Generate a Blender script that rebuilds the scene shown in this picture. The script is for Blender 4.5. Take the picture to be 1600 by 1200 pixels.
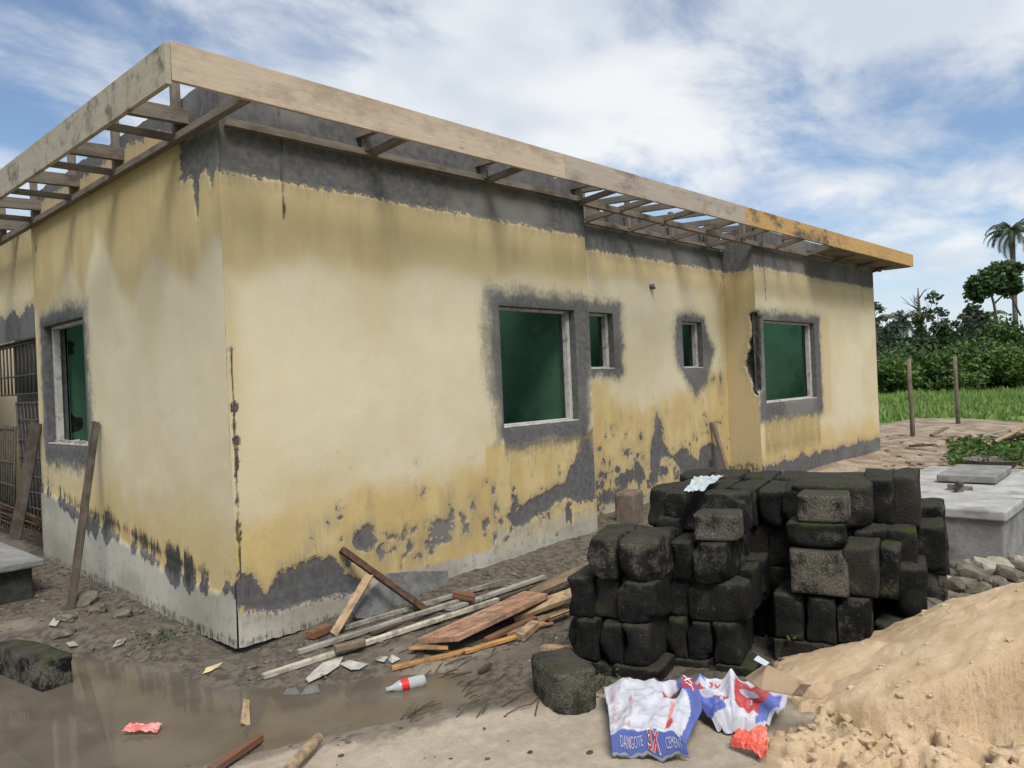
import bpy, bmesh, math, random
import numpy as np
from mathutils import Vector, Matrix, Euler
random.seed(7); rng = np.random.default_rng(7)
scene = bpy.context.scene
for o in list(bpy.data.objects): bpy.data.objects.remove(o)
COL = scene.collection
PI = math.pi
# ------------------------------------------------------------------ camera
YAW = math.radians(43.0); ROLL = math.radians(2.5); FPX = 1200.0
CAM = np.array([-2.33, -4.63, 1.6])
_d = np.array([math.cos(YAW), math.sin(YAW), 0]); _r = np.array([math.sin(YAW), -math.cos(YAW), 0]); _u = np.array([0, 0, 1.0])
cd = bpy.data.cameras.new('camera'); cam = bpy.data.objects.new('camera', cd); COL.objects.link(cam)
cd.sensor_width = 36; cd.lens = 36*FPX/1600; cd.clip_end = 3000; cd.clip_start = 0.05
cr, sr = math.cos(ROLL), math.sin(ROLL)
X = _r*cr+_u*(-sr); Y = _r*sr+_u*cr; Z = -_d
cam.matrix_world = Matrix(((X[0], Y[0], Z[0], CAM[0]), (X[1], Y[1], Z[1], CAM[1]), (X[2], Y[2], Z[2], CAM[2]), (0, 0, 0, 1)))
scene.camera = cam
scene.cycles.max_bounces = 5; scene.cycles.diffuse_bounces = 3; scene.cycles.glossy_bounces = 2; scene.cycles.transmission_bounces = 3; scene.cycles.use_adaptive_sampling = True; scene.cycles.adaptive_threshold = .03; scene.cycles.use_denoising = True
scene.cycles.caustics_reflective = False; scene.cycles.caustics_refractive = False
scene.render.resolution_x = 1024; scene.render.resolution_y = 768
# ------------------------------------------------------------------ light
SUN_EL, SUN_AZ = math.radians(55), math.radians(214)      # azimuth clockwise from +Y
world = bpy.data.worlds.new('World'); scene.world = world; world.use_nodes = True
vs = scene.view_settings
vs.view_transform = 'Standard'; vs.look = 'None'; vs.gamma = 1.0; vs.use_curve_mapping = False
vs.exposure = 0.50
SKY_STRENGTH = 0.095
sl = bpy.data.lights.new('sun', 'SUN'); sl.energy = 2.7; sl.angle = math.radians(24); sl.color = (1, .95, .87)
sun = bpy.data.objects.new('sun', sl); COL.objects.link(sun)
sdir = Vector((math.sin(SUN_AZ)*math.cos(SUN_EL), math.cos(SUN_AZ)*math.cos(SUN_EL), math.sin(SUN_EL)))
sun.rotation_euler = sdir.to_track_quat('Z', 'Y').to_euler(); sun.location = (0, -8, 12)

# ------------------------------------------------------------------ node helpers
class N:
    def __init__(s, tree): s.t = tree; s.n = tree.nodes; s.l = tree.links
    def add(s, typ, **kw):
        n = s.n.new(typ)
        for k, v in kw.items(): setattr(n, k, v)
        return n
    def put(s, sock, v):
        if isinstance(v, bpy.types.NodeSocket): s.l.new(v, sock)
        elif v is not None:
            if hasattr(sock, 'default_value'):
                try: sock.default_value = v
                except Exception: sock.default_value = (*v, 1)
    def math(s, op, a, b=None, c=None, clamp=False):
        n = s.add('ShaderNodeMath', operation=op, use_clamp=clamp)
        s.put(n.inputs[0], a)
        if b is not None: s.put(n.inputs[1], b)
        if c is not None: s.put(n.inputs[2], c)
        return n.outputs[0]
    def vmul(s, v, k):
        n = s.add('ShaderNodeVectorMath', operation='MULTIPLY'); s.put(n.inputs[0], v); s.put(n.inputs[1], k); return n.outputs[0]
    def vadd(s, v, k):
        n = s.add('ShaderNodeVectorMath', operation='ADD'); s.put(n.inputs[0], v); s.put(n.inputs[1], k); return n.outputs[0]
    def noise(s, vec, scale, detail=4, rough=.55, dist=0.0):
        n = s.add('ShaderNodeTexNoise'); s.put(n.inputs['Vector'], vec); n.inputs['Scale'].default_value = scale
        n.inputs['Detail'].default_value = detail; n.inputs['Roughness'].default_value = rough; n.inputs['Distortion'].default_value = dist
        return n.outputs['Fac']
    def vor(s, vec, scale, feature='F1', out='Distance'):
        n = s.add('ShaderNodeTexVoronoi', feature=feature); s.put(n.inputs['Vector'], vec); n.inputs['Scale'].default_value = scale
        return n.outputs[out]
    def ss(s, v, lo, hi, a=0.0, b=1.0):
        n = s.add('ShaderNodeMapRange', interpolation_type='SMOOTHSTEP'); s.put(n.inputs[0], v)
        n.inputs[1].default_value = lo; n.inputs[2].default_value = hi; n.inputs[3].default_value = a; n.inputs[4].default_value = b
        return n.outputs[0]
    def mix(s, f, a, b, mode='MIX'):
        n = s.add('ShaderNodeMix', data_type='RGBA', blend_type=mode); s.put(n.inputs[0], f)
        for i, v in ((6, a), (7, b)):
            if isinstance(v, tuple) and len(v) == 3: v = (*v, 1)
            s.put(n.inputs[i], v)
        return n.outputs[2]
    def attr(s, name, out='Fac'): return s.add('ShaderNodeAttribute', attribute_name=name).outputs[out]
    def bump(s, h, strength=.5, dist=.01, nrm=None):
        n = s.add('ShaderNodeBump'); s.put(n.inputs['Height'], h); n.inputs['Strength'].default_value = strength; n.inputs['Distance'].default_value = dist
        if nrm is not None: s.put(n.inputs['Normal'], nrm)
        return n.outputs[0]
def new_mat(name):
    m = bpy.data.materials.new(name); m.use_nodes = True
    n = N(m.node_tree); bs = m.node_tree.nodes['Principled BSDF']
    tc = n.add('ShaderNodeTexCoord').outputs['Object']
    return m, n, bs, tc
def finish(n, bs, col, rough=.9, normal=None, spec=.3):
    n.put(bs.inputs['Base Color'], col if not (isinstance(col, tuple) and len(col) == 3) else (*col, 1))
    n.put(bs.inputs['Roughness'], rough); n.put(bs.inputs['Specular IOR Level'], spec)
    if normal is not None: n.put(bs.inputs['Normal'], normal)

# ------------------------------------------------------------------ sky with broken cloud
def build_world():
    n = N(world.node_tree); bg = world.node_tree.nodes['Background']
    sky = n.add('ShaderNodeTexSky', sky_type='NISHITA'); sky.sun_disc = False
    sky.sun_elevation = SUN_EL; sky.sun_rotation = SUN_AZ; sky.air_density = 1.0; sky.dust_density = .6; sky.ozone_density = 2.0
    d = n.add('ShaderNodeTexCoord').outputs['Generated']
    sep = n.add('ShaderNodeSeparateXYZ'); n.put(sep.inputs[0], d)
    zz = n.math('ADD', n.math('MAXIMUM', sep.outputs[2], 0.0), .22)
    cx = n.math('DIVIDE', sep.outputs[0], zz); cy = n.math('DIVIDE', sep.outputs[1], zz)
    cmb = n.add('ShaderNodeCombineXYZ'); n.put(cmb.inputs[0], cx); n.put(cmb.inputs[1], cy); cmb.inputs[2].default_value = 3.7
    v = n.vadd(cmb.outputs[0], (2.3, 0.4, 0))
    big = n.noise(v, 1.0, 2, .5, .2)
    fine = n.noise(n.vmul(v, (1.0, 1.4, 1)), 2.4, 6, .6, .3)
    dens = n.math('ADD', n.math('MULTIPLY', big, .6), n.math('MULTIPLY', fine, .55))
    cov = n.ss(dens, .455, .66)
    shade = n.noise(n.vadd(v, (5, 3, 1)), 1.7, 3, .55)
    ccol = n.mix(n.ss(shade, .36, .62), (4.9, 5.35, 6.0), (7.0, 7.1, 7.2))
    blue = n.mix(1.0, sky.outputs[0], (.86, .93, .99), 'MULTIPLY')
    low = n.ss(sep.outputs[2], .0, .22, .75, 0.0)          # thin bright veil near the horizon
    veil = n.mix(low, blue, (5.4, 6.0, 6.7))
    veil = n.mix(.05, veil, (7.0, 7.6, 8.6))
    n.put(bg.inputs[0], n.mix(n.math('MULTIPLY', cov, .95), veil, ccol)); bg.inputs[1].default_value = SKY_STRENGTH
build_world()
world.cycles.sampling_method = 'MANUAL'; world.cycles.sample_map_resolution = 512

# ------------------------------------------------------------------ numeric helpers
_T = np.random.default_rng(3).random((257, 257)); _T[256] = _T[0]; _T[:, 256] = _T[:, 0]
def vnoise(x, y, seed=0):
    x = np.asarray(x, float)+seed*17.31; y = np.asarray(y, float)+seed*9.77
    xi = np.floor(x); yi = np.floor(y); fx = x-xi; fy = y-yi
    fx = fx*fx*(3-2*fx); fy = fy*fy*(3-2*fy)
    a = (xi.astype(int)) % 256; b = (yi.astype(int)) % 256
    return (_T[a, b]*(1-fx)+_T[a+1, b]*fx)*(1-fy)+(_T[a, b+1]*(1-fx)+_T[a+1, b+1]*fx)*fy
def fbm(x, y, o=4, seed=0, g=.5):
    s = 0; a = 1; t = 0
    for i in range(o):
        s = s+a*vnoise(np.asarray(x)*2**i, np.asarray(y)*2**i, seed+i*3); t += a; a *= g
    return s/t
def sst(v, lo, hi):
    t = np.clip((v-lo)/(hi-lo), 0, 1); return t*t*(3-2*t)
def at(px, py, z=0.0, plane='z'):
    """the point of the place seen at a photograph pixel, on the level z (or on a wall plane x = / y =)"""
    u = (px-800)/FPX; v = (600-py)/FPX
    q = _d+(u*cr+v*sr)*_r+(-u*sr+v*cr)*_u
    i = 'xyz'.index(plane); t = (z-CAM[i])/q[i]
    return Vector(CAM+q*t)
def poly_sd(x, y, P):
    """signed distance, positive inside the polygon"""
    x = np.asarray(x, float); y = np.asarray(y, float)
    d = np.full(x.shape, 1e9); ins = np.zeros(x.shape, bool)
    for i in range(len(P)):
        ax, ay = P[i]; bx, by = P[(i+1) % len(P)]
        ex, ey = bx-ax, by-ay; wx, wy = x-ax, y-ay
        t = np.clip((wx*ex+wy*ey)/(ex*ex+ey*ey+1e-12), 0, 1)
        d = np.minimum(d, np.hypot(wx-ex*t, wy-ey*t))
        c = ((ay > y) != (by > y)) & (x < (bx-ax)*(y-ay)/((by-ay) if by != ay else 1e-12)+ax)
        ins ^= c
    return np.where(ins, d, -d)
def rect_sd(s, z, s0, s1, z0, z1):
    dx = np.maximum(s0-s, s-s1); dz = np.maximum(z0-z, z-z1)
    return -(np.hypot(np.maximum(dx, 0), np.maximum(dz, 0))+np.minimum(np.maximum(dx, dz), 0))

# ------------------------------------------------------------------ object helpers
def mesh_obj(name, V, F, mat, parent=None, smooth=False, attrs=None):
    me = bpy.data.meshes.new(name)
    if isinstance(V, np.ndarray) and isinstance(F, np.ndarray):
        nf, k = F.shape; me.vertices.add(len(V)); me.loops.add(nf*k); me.polygons.add(nf)
        me.vertices.foreach_set('co', V.astype(np.float32).ravel()); me.loops.foreach_set('vertex_index', F.astype(np.int32).ravel())
        me.polygons.foreach_set('loop_start', np.arange(0, nf*k, k, dtype=np.int32)); me.update(calc_edges=True); me.validate()
    else: me.from_pydata([tuple(map(float, v)) for v in V], [], [tuple(f) for f in F])
    if attrs:
        for k, a in attrs.items():
            a = np.asarray(a, np.float32)
            if a.ndim == 1:
                at_ = me.attributes.new(k, 'FLOAT', 'POINT'); at_.data.foreach_set('value', a)
            else:
                at_ = me.attributes.new(k, 'FLOAT_COLOR', 'POINT')
                at_.data.foreach_set('color', np.c_[a, np.ones(len(a), np.float32)].astype(np.float32).ravel())
    if smooth: me.polygons.foreach_set('use_smooth', [True]*len(me.polygons))
    me.update()
    if mat: me.materials.append(mat)
    o = bpy.data.objects.new(name, me); COL.objects.link(o)
    if parent: o.parent = parent
    return o
def tag(o, label=None, cat=None, group=None, kind=None):
    if label: o['label'] = label
    if cat: o['category'] = cat
    if group: o['group'] = group
    if kind: o['kind'] = kind
    return o
def empty(name, loc=(0, 0, 0), rz=0.0):
    o = bpy.data.objects.new(name, None); COL.objects.link(o); o.location = loc; o.rotation_euler = (0, 0, rz); o.empty_display_size = .1
    return o
def box_vf(c, ax, ay, az):
    c = Vector(c); V = []
    for k in (-1, 1):
        for j in (-1, 1):
            for i in (-1, 1): V.append(tuple(c+ax*i*.5+ay*j*.5+az*k*.5))
    F = [(0, 2, 3, 1), (4, 5, 7, 6), (0, 1, 5, 4), (2, 6, 7, 3), (0, 4, 6, 2), (1, 3, 7, 5)]
    return V, F
class MB:
    def __init__(s): s.V = []; s.F = []
    def add(s, V, F):
        o = len(s.V); s.V += [tuple(v) for v in V]; s.F += [tuple(i+o for i in f) for f in F]; return s
    def box(s, c, size, rot=(0, 0, 0)):
        m = Euler(rot).to_matrix()
        return s.add(*box_vf(c, m @ Vector((size[0], 0, 0)), m @ Vector((0, size[1], 0)), m @ Vector((0, 0, size[2]))))
    def bar(s, p, q, w, h, up=(0, 0, 1)):
        p = Vector(p); q = Vector(q); d = (q-p); L = d.length; d.normalize()
        sd = d.cross(Vector(up))
        if sd.length < 1e-4: sd = d.cross(Vector((1, 0, 0)))
        sd.normalize(); up = sd.cross(d)
        return s.add(*box_vf((p+q)/2, d*L, sd*w, up*h))
    def tube(s, pts, rad, n=8, cap=True):
        pts = [Vector(p) for p in pts]; rad = rad if hasattr(rad, '__len__') else [rad]*len(pts)
        V = []; F = []; prev = None
        for i, p in enumerate(pts):
            t = (pts[min(i+1, len(pts)-1)]-pts[max(i-1, 0)]).normalized()
            a = t.cross(Vector((0, 0, 1))) if prev is None else prev-t*prev.dot(t)
            if a.length < 1e-3: a = t.cross(Vector((1, 0, 0)))
            a.normalize(); b = t.cross(a); prev = a
            for k in range(n):
                an = 2*PI*k/n; V.append(tuple(p+(a*math.cos(an)+b*math.sin(an))*rad[i]))
        for i in range(len(pts)-1):
            for k in range(n):
                F.append((i*n+k, i*n+(k+1) % n, (i+1)*n+(k+1) % n, (i+1)*n+k))
        if cap: F += [tuple(range(n-1, -1, -1)), tuple((len(pts)-1)*n+k for k in range(n))]
        return s.add(V, F)
    def build(s, name, mat, parent=None, smooth=False, bevel=0.0):
        o = mesh_obj(name, s.V, s.F, mat, parent, smooth)
        if bevel:
            b = o.modifiers.new('bevel', 'BEVEL'); b.width = bevel; b.segments = 2; b.limit_method = 'ANGLE'
        return o

# ------------------------------------------------------------------ materials
def mat_wall():
    m, n, bs, tc = new_mat('weathered_painted_render')
    cem, och, yel, wht, blk, drt, n1, st, sof = [n.attr(k) for k in ('cem', 'och', 'yel', 'wht', 'blk', 'drt', 'n1', 'st', 'sof')]
    n2 = n.noise(tc, 18, 5, .7); n3 = n.noise(tc, 95, 2, .6)
    stf = n.noise(n.vmul(tc, (60, 60, 4.5)), 1.0, 3, .6)              # fine rain streaks
    ctr = lambda v, k: n.math('MULTIPLY', n.math('SUBTRACT', v, .5), k)
    pale = n.mix(n.ss(n1, .3, .7), (.575, .495, .325), (.63, .56, .40))
    yellow = n.mix(n.ss(n.math('ADD', n.math('MULTIPLY', n2, .5), n.math('MULTIPLY', st, .5)), .35, .65), (.50, .36, .15), (.56, .435, .205))
    ochre = n.mix(n.ss(n.math('ADD', n.math('MULTIPLY', st, .7), n.math('MULTIPLY', n1, .3)), .3, .7), (.435, .33, .16), (.49, .385, .20))
    c = n.mix(n.ss(n.math('ADD', yel, n.math('ADD', ctr(st, .35), ctr(n1, .7))), .05, 1.0), pale, yellow)
    c = n.mix(n.math('MULTIPLY', n.ss(n.math('ADD', och, ctr(st, .12)), .05, .95), .88), c, ochre)
    mixn = n.math('ADD', n.math('MULTIPLY', n2, .5), n.math('MULTIPLY', stf, .5))
    white = n.mix(n.ss(n1, .3, .7), (.34, .32, .26), (.49, .47, .40)); white = n.mix(n.math('MULTIPLY', n.ss(n2, .52, .7), .6), white, (.24, .225, .19))
    c = n.mix(n.ss(n.math('ADD', wht, ctr(mixn, 1.5)), .25, .75), c, white)
    c = n.mix(n.math('MULTIPLY', n.ss(n.math('ADD', drt, ctr(mixn, 1.6)), .25, .95), .7), c, (.15, .125, .08))
    # cement patches and bare render: sharp flaking edges, or smeared trowel edges where sof is 1
    fc0 = n.math('ADD', cem, n.math('ADD', ctr(n2, .20), ctr(n3, .035)))
    wd = n.math('ADD', .016, n.math('MULTIPLY', sof, .11))
    fc = n.math('ADD', n.math('DIVIDE', fc0, wd), .5, clamp=True)
    c = n.mix(n.math('MULTIPLY', n.ss(fc0, -.13, .0), n.ss(stf, .3, .65, .15, .6)), c, (.25, .22, .155))
    ccol = n.mix(n.ss(n2, .3, .7), (.075, .075, .076), (.135, .133, .13)); ccol = n.mix(n.ss(n1, .45, .75), ccol, (.17, .165, .155))
    c = n.mix(fc, c, ccol)
    fb = n.ss(n.math('ADD', blk, ctr(mixn, 1.9)), .35, .85)
    c = n.mix(n.math('MULTIPLY', fb, .95), c, n.mix(n3, (.016, .016, .016), (.05, .049, .047)))
    sp = n.ss(n3, .74, .78); c = n.mix(n.math('MULTIPLY', sp, .5), c, (.12, .10, .07))
    c = n.mix(n.ss(n3, .3, .7, .12, 0), c, (.1, .085, .06))
    finish(n, bs, c, .92, n.bump(n.math('SUBTRACT', n.math('MULTIPLY', n3, .45), fc), .55, .005), .2)
    return m
def mat_plain(name, c1, c2, scale=12, rough=.9, bstr=.4, bdist=.004, c3=None, spec=.3, detail=6, stretch=None, metallic=0):
    m, n, bs, tc = new_mat(name)
    v = n.vmul(tc, stretch) if stretch else tc
    a = n.noise(v, scale, min(detail, 4), .62); b = n.noise(v, scale*6, 2, .6)
    c = n.mix(n.ss(a, .35, .65), c1, c2)
    if c3: c = n.mix(n.ss(n.noise(n.vadd(v, (3.1, 7.7, 1.3)), scale*.6, 3, .65), .54, .66), c, c3)
    c = n.mix(n.math('MULTIPLY', n.ss(b, .55, .75), .35), c, tuple(x*.45 for x in c1))
    finish(n, bs, c, rough, n.bump(b, bstr, bdist), spec)
    bs.inputs['Metallic'].default_value = metallic
    return m
def mat_wood(name, c1, c2, stain=(.05, .045, .04), amount=.5, rough=.85, axis='X', mud=0.0):
    """wood with its grain along the board's own long axis (object space, so long bars are built along X)"""
    m, n, bs, tc = new_mat(name)
    oi = n.add('ShaderNodeObjectInfo').outputs['Random']
    off = n.add('ShaderNodeCombineXYZ'); n.put(off.inputs[0], n.math('MULTIPLY', oi, 37.0)); n.put(off.inputs[1], n.math('MULTIPLY', oi, 11.0))
    v = n.vadd(tc, off.outputs[0])
    k = {'X': (1.2, 24, 24), 'Y': (24, 1.2, 24), 'Z': (24, 24, 1.2)}[axis]
    g = n.noise(n.vmul(v, k), 1.6, 4, .65, .8); g2 = n.noise(n.vmul(v, tuple(x*4 for x in k)), 1.6, 2, .6)
    c = n.mix(n.ss(g, .32, .68), c1, c2)
    c = n.mix(n.math('MULTIPLY', n.ss(g2, .5, .75), .28), c, tuple(x*.5 for x in c1))
    s = n.noise(n.vmul(v, (1, 2, 2)), 2.4, 4, .68)
    c = n.mix(n.math('MULTIPLY', n.ss(s, .46, .68), amount), c, stain)
    kn = n.ss(n.vor(n.vmul(v, (2.2, 7, 7)), 1.0), .03, .10, 1, 0); c = n.mix(n.math('MULTIPLY', kn, .5), c, tuple(x*.3 for x in c1))
    if mud:
        pos = n.add('ShaderNodeNewGeometry').outputs['Position']
        c = n.mix(n.math('MULTIPLY', n.ss(n.noise(pos, 11, 4, .7), .46, .62), mud), c, (.095, .082, .064))
    finish(n, bs, c, rough, n.bump(g2, .4, .003), .25)
    return m
def mat_block():
    m, n, bs, tc = new_mat('old_sandcrete')
    oi = n.add('ShaderNodeObjectInfo').outputs['Random']
    off = n.add('ShaderNodeCombineXYZ'); n.put(off.inputs[0], n.math('MULTIPLY', oi, 53.0)); n.put(off.inputs[2], n.math('MULTIPLY', oi, 19.0))
    v = n.vadd(tc, off.outputs[0])
    geo = n.add('ShaderNodeNewGeometry'); sp = n.add('ShaderNodeSeparateXYZ'); n.put(sp.inputs[0], geo.outputs['Normal'])
    a = n.noise(n.vadd(geo.outputs['Position'], off.outputs[0]), 9, 4, .65); b = n.noise(geo.outputs['Position'], 85, 3, .7)
    gi = n.add('ShaderNodeAttribute', attribute_name='pale', attribute_type='OBJECT').outputs['Fac']
    c = n.mix(n.ss(a, .35, .65), (.009, .009, .0085), (.022, .021, .019))
    c = n.mix(n.ss(oi, .6, 1.0, 0, .45), c, (.052, .045, .036))
    bare = n.ss(n.math('ADD', n.math('MULTIPLY', a, .7), n.math('ADD', n.math('MULTIPLY', b, .22), n.math('MULTIPLY', gi, .26))), .52, .72)
    c = n.mix(n.math('MULTIPLY', bare, .9), c, n.mix(n.ss(b, .4, .65), (.095, .088, .07), (.155, .142, .115)))
    c = n.mix(n.math('MULTIPLY', n.ss(b, .62, .75), .5), c, (.13, .12, .10))
    up = n.ss(n.math('ADD', sp.outputs[2], n.math('MULTIPLY', n.math('SUBTRACT', a, .5), 1.6)), .35, .95)
    c = n.mix(n.math('MULTIPLY', up, .75), c, n.mix(n.ss(b, .4, .62), (.065, .061, .051), (.028, .031, .017)))
    gm = n.math('MULTIPLY', n.ss(n.noise(geo.outputs['Position'], 4.5, 3, .6), .56, .68), n.ss(sp.outputs[2], -.3, .6, .10, 1))
    c = n.mix(n.math('MULTIPLY', gm, .75), c, (.042, .054, .014))
    finish(n, bs, c, .95, n.bump(n.math('ADD', a, b), .9, .014), .12)
    return m
def mat_ground():
    m, n, bs, tc = new_mat('site_ground')
    mud, tan, grs, dirt = [n.attr(k) for k in ('mud', 'tan', 'grs', 'dirt')]
    a = n.noise(tc, 2.2, 4, .62); b = n.noise(tc, 16, 5, .72); d = n.noise(tc, 110, 3, .65); e = d
    c = n.mix(n.ss(a, .35, .65), (.15, .126, .098), (.21, .18, .14))
    c = n.mix(n.ss(b, .48, .66), c, (.085, .072, .056))
    tn = n.mix(n.ss(n.math('ADD', n.math('MULTIPLY', a, .5), n.math('MULTIPLY', b, .5)), .38, .62), (.29, .245, .185), (.38, .325, .255))
    tn = n.mix(n.ss(d, .58, .72), tn, (.18, .15, .11))
    c = n.mix(n.ss(n.math('ADD', tan, n.math('MULTIPLY', n.math('SUBTRACT', b, .5), .9)), .3, .7), c, tn)
    md = n.mix(n.ss(b, .38, .6), (.055, .046, .036), (.13, .11, .086))
    fm = n.ss(n.math('ADD', mud, n.math('MULTIPLY', n.math('SUBTRACT', b, .5), .9)), .3, .7)
    c = n.mix(fm, c, md)
    dr = n.mix(n.ss(a, .4, .62), (.20, .145, .098), (.34, .275, .205))
    dr = n.mix(n.ss(b, .52, .66), dr, (.15, .11, .075))
    c = n.mix(n.ss(n.math('ADD', dirt, n.math('MULTIPLY', n.math('SUBTRACT', b, .5), .6)), .3, .7), c, dr)
    gr = n.mix(n.ss(b, .4, .65), (.09, .155, .035), (.15, .22, .06))
    c = n.mix(n.ss(n.math('ADD', grs, n.math('MULTIPLY', n.math('SUBTRACT', a, .5), 1.2)), .35, .65), c, gr)
    c = n.mix(n.math('MULTIPLY', n.ss(e, .6, .74), .45), c, (.30, .27, .22))
    finish(n, bs, c, n.ss(fm, 0, 1, .92, .62), n.bump(d, .5, .010), .3)
    return m
def mat_sand():
    m, n, bs, tc = new_mat('heaped_sand')
    damp_steep = n.attr('damp')
    a = n.noise(tc, 5, 3, .6); b = n.noise(tc, 38, 4, .7); d = n.noise(tc, 260, 2, .65)
    c = n.mix(n.ss(a, .35, .65), (.55, .40, .245), (.62, .475, .315))
    c = n.mix(n.math('MULTIPLY', n.ss(b, .54, .7), .4), c, (.40, .265, .14))
    c = n.mix(n.math('MULTIPLY', n.ss(d, .52, .70), .6), c, (.30, .21, .125))
    c = n.mix(n.math('MULTIPLY', n.ss(d, .48, .30), .35), c, (.72, .58, .42))
    c = n.mix(n.ss(n.math('ADD', damp_steep, n.math('MULTIPLY', n.math('SUBTRACT', b, .5), .8)), .35, .75), c, (.34, .225, .125))
    finish(n, bs, c, .97, n.bump(n.math('ADD', b, n.math('MULTIPLY', d, .8)), .8, .010), .1)
    return m
def mat_water():
    m, n, bs, tc = new_mat('muddy_water')
    a = n.noise(tc, 3, 4, .5)
    c = n.mix(n.ss(a, .35, .65), (.095, .080, .060), (.125, .106, .082))
    finish(n, bs, c, .035, n.bump(n.noise(tc, 9, 2, .5), .04, .01), .5); bs.inputs['IOR'].default_value = 1.33
    return m
def mat_leaf(name, c1, c2, scale=1.2):
    m, n, bs, tc = new_mat(name)
    a = n.noise(tc, scale, 3, .6); r = n.attr('tone')
    c = n.mix(n.ss(n.math('ADD', n.math('MULTIPLY', a, .5), n.math('MULTIPLY', r, .5)), .3, .7), c1, c2)
    finish(n, bs, c, .6, None, .3)
    bs.inputs['Transmission Weight'].default_value = 0
    tr = n.add('ShaderNodeBsdfTranslucent'); n.put(tr.inputs[0], c); mx = n.add('ShaderNodeMixShader'); mx.inputs[0].default_value = .25
    out = m.node_tree.nodes['Material Output']
    n.l.new(bs.outputs[0], mx.inputs[1]); n.l.new(tr.outputs[0], mx.inputs[2]); n.l.new(mx.outputs[0], out.inputs[0])
    return m
def mat_attr(name, rough=.6, bstr=.25, bdist=.003, spec=.3, dirt=.35):
    """printed sheet: flat print colours come from the 'print' attribute, creases and dirt from noise"""
    m, n, bs, tc = new_mat(name)
    a = n.noise(tc, 22, 6, .65)
    c = n.mix(n.math('MULTIPLY', n.ss(a, .5, .72), dirt), n.attr('print', 'Color'), (.17, .145, .12))
    finish(n, bs, c, rough, n.bump(n.noise(tc, 60, 4, .6), bstr, bdist), spec)
    return m
M = {}
M['wall'] = mat_wall()
M['cement'] = mat_plain('rough_cement', (.085, .085, .085), (.15, .148, .142), 9, .92, .6, .01)
M['footing'] = mat_plain('dark_footing', (.022, .021, .019), (.05, .046, .04), 9, .9, .7, .012)  # near-black colour stands in for shade in the undercut
M['green'] = mat_plain('green_interior_paint', (.046, .122, .068), (.055, .145, .08), 2.5, .7, .15, .003, c3=(.034, .092, .055))
M['hole'] = mat_plain('hole_dark', (.006, .006, .006), (.02, .02, .018), 20, 1, .5, .01)  # near black, the unlit depth of the holes as colour
M['frame'] = mat_plain('pale_window_frame', (.36, .35, .31), (.47, .46, .42), 14, .7, .2, .002, c3=(.25, .23, .2))
M['fascia_l'] = mat_wood('fascia_grey_weathered', (.33, .29, .225), (.38, .335, .265), (.075, .065, .055), .95, axis='Y')
M['fascia_a'] = mat_wood('fascia_fresh_sawn', (.45, .36, .265), (.50, .41, .31), (.24, .18, .13), .55)
M['fascia_b'] = mat_wood('fascia_pinkish', (.36, .305, .25), (.41, .35, .29), (.17, .135, .11), .75)
M['fascia_c'] = mat_wood('fascia_orange', (.42, .26, .095), (.49, .315, .13), (.10, .085, .065), 1.0)
M['fascia_d'] = mat_wood('fascia_orange_clean', (.44, .275, .10), (.51, .335, .135), (.28, .17, .07), .5)
M['lumber'] = mat_wood('roof_lumber', (.145, .122, .098), (.215, .185, .15), (.055, .048, .04), .7)  # wood tone darkened for the shade under the eaves
M['lumber_y'] = mat_wood('roof_lumber_across', (.20, .17, .135), (.30, .26, .21), (.07, .06, .05), .7, axis='Y')
M['block'] = mat_block()
M['ground'] = mat_ground(); M['sand'] = mat_sand(); M['water'] = mat_water()
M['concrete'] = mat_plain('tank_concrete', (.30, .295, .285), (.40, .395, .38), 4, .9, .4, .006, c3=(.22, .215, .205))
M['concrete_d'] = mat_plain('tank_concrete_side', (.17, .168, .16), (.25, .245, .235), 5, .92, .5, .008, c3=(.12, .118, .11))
M['stone'] = mat_plain('rubble', (.085, .074, .058), (.17, .148, .118), 10, .95, .6, .008)
M['stone_pale'] = mat_plain('pale_rubble', (.25, .225, .175), (.35, .32, .255), 10, .95, .6, .008)
M['rust'] = mat_plain('rusty_steel', (.045, .028, .02), (.11, .06, .035), 25, .85, .5, .003, metallic=.2)
M['steel'] = mat_plain('old_grey_steel', (.10, .095, .09), (.19, .18, .165), 25, .7, .4, .002, c3=(.10, .06, .04), metallic=.3)
W = {}
W['grey'] = mat_wood('wood_grey', (.25, .235, .20), (.36, .345, .30), (.09, .08, .065), .6, mud=.6)
W['pale'] = mat_wood('wood_pale', (.42, .38, .29), (.52, .48, .385), (.16, .14, .11), .5, mud=.6)
W['brown'] = mat_wood('wood_redbrown', (.30, .15, .085), (.44, .275, .19), (.13, .07, .045), .7, mud=.6)
W['tan'] = mat_wood('wood_tan', (.32, .215, .12), (.43, .31, .19), (.12, .08, .05), .5, mud=.6)
W['orange'] = mat_wood('wood_orange', (.40, .20, .065), (.50, .28, .10), (.15, .085, .045), .6, mud=.6)
W['dark'] = mat_wood('wood_dark_wet', (.05, .036, .026), (.095, .068, .047), (.02, .016, .012), .5, mud=.6)
W['mid'] = mat_wood('wood_mid', (.17, .12, .08), (.26, .19, .125), (.06, .045, .03), .5, mud=.6)
W['weather'] = mat_wood('wood_weathered_dark', (.045, .035, .026), (.085, .068, .052), (.02, .017, .013), .5, mud=.6)
W['rustwood'] = mat_wood('wood_rusty', (.15, .062, .03), (.24, .11, .06), (.05, .03, .02), .5, mud=.6)

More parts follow.
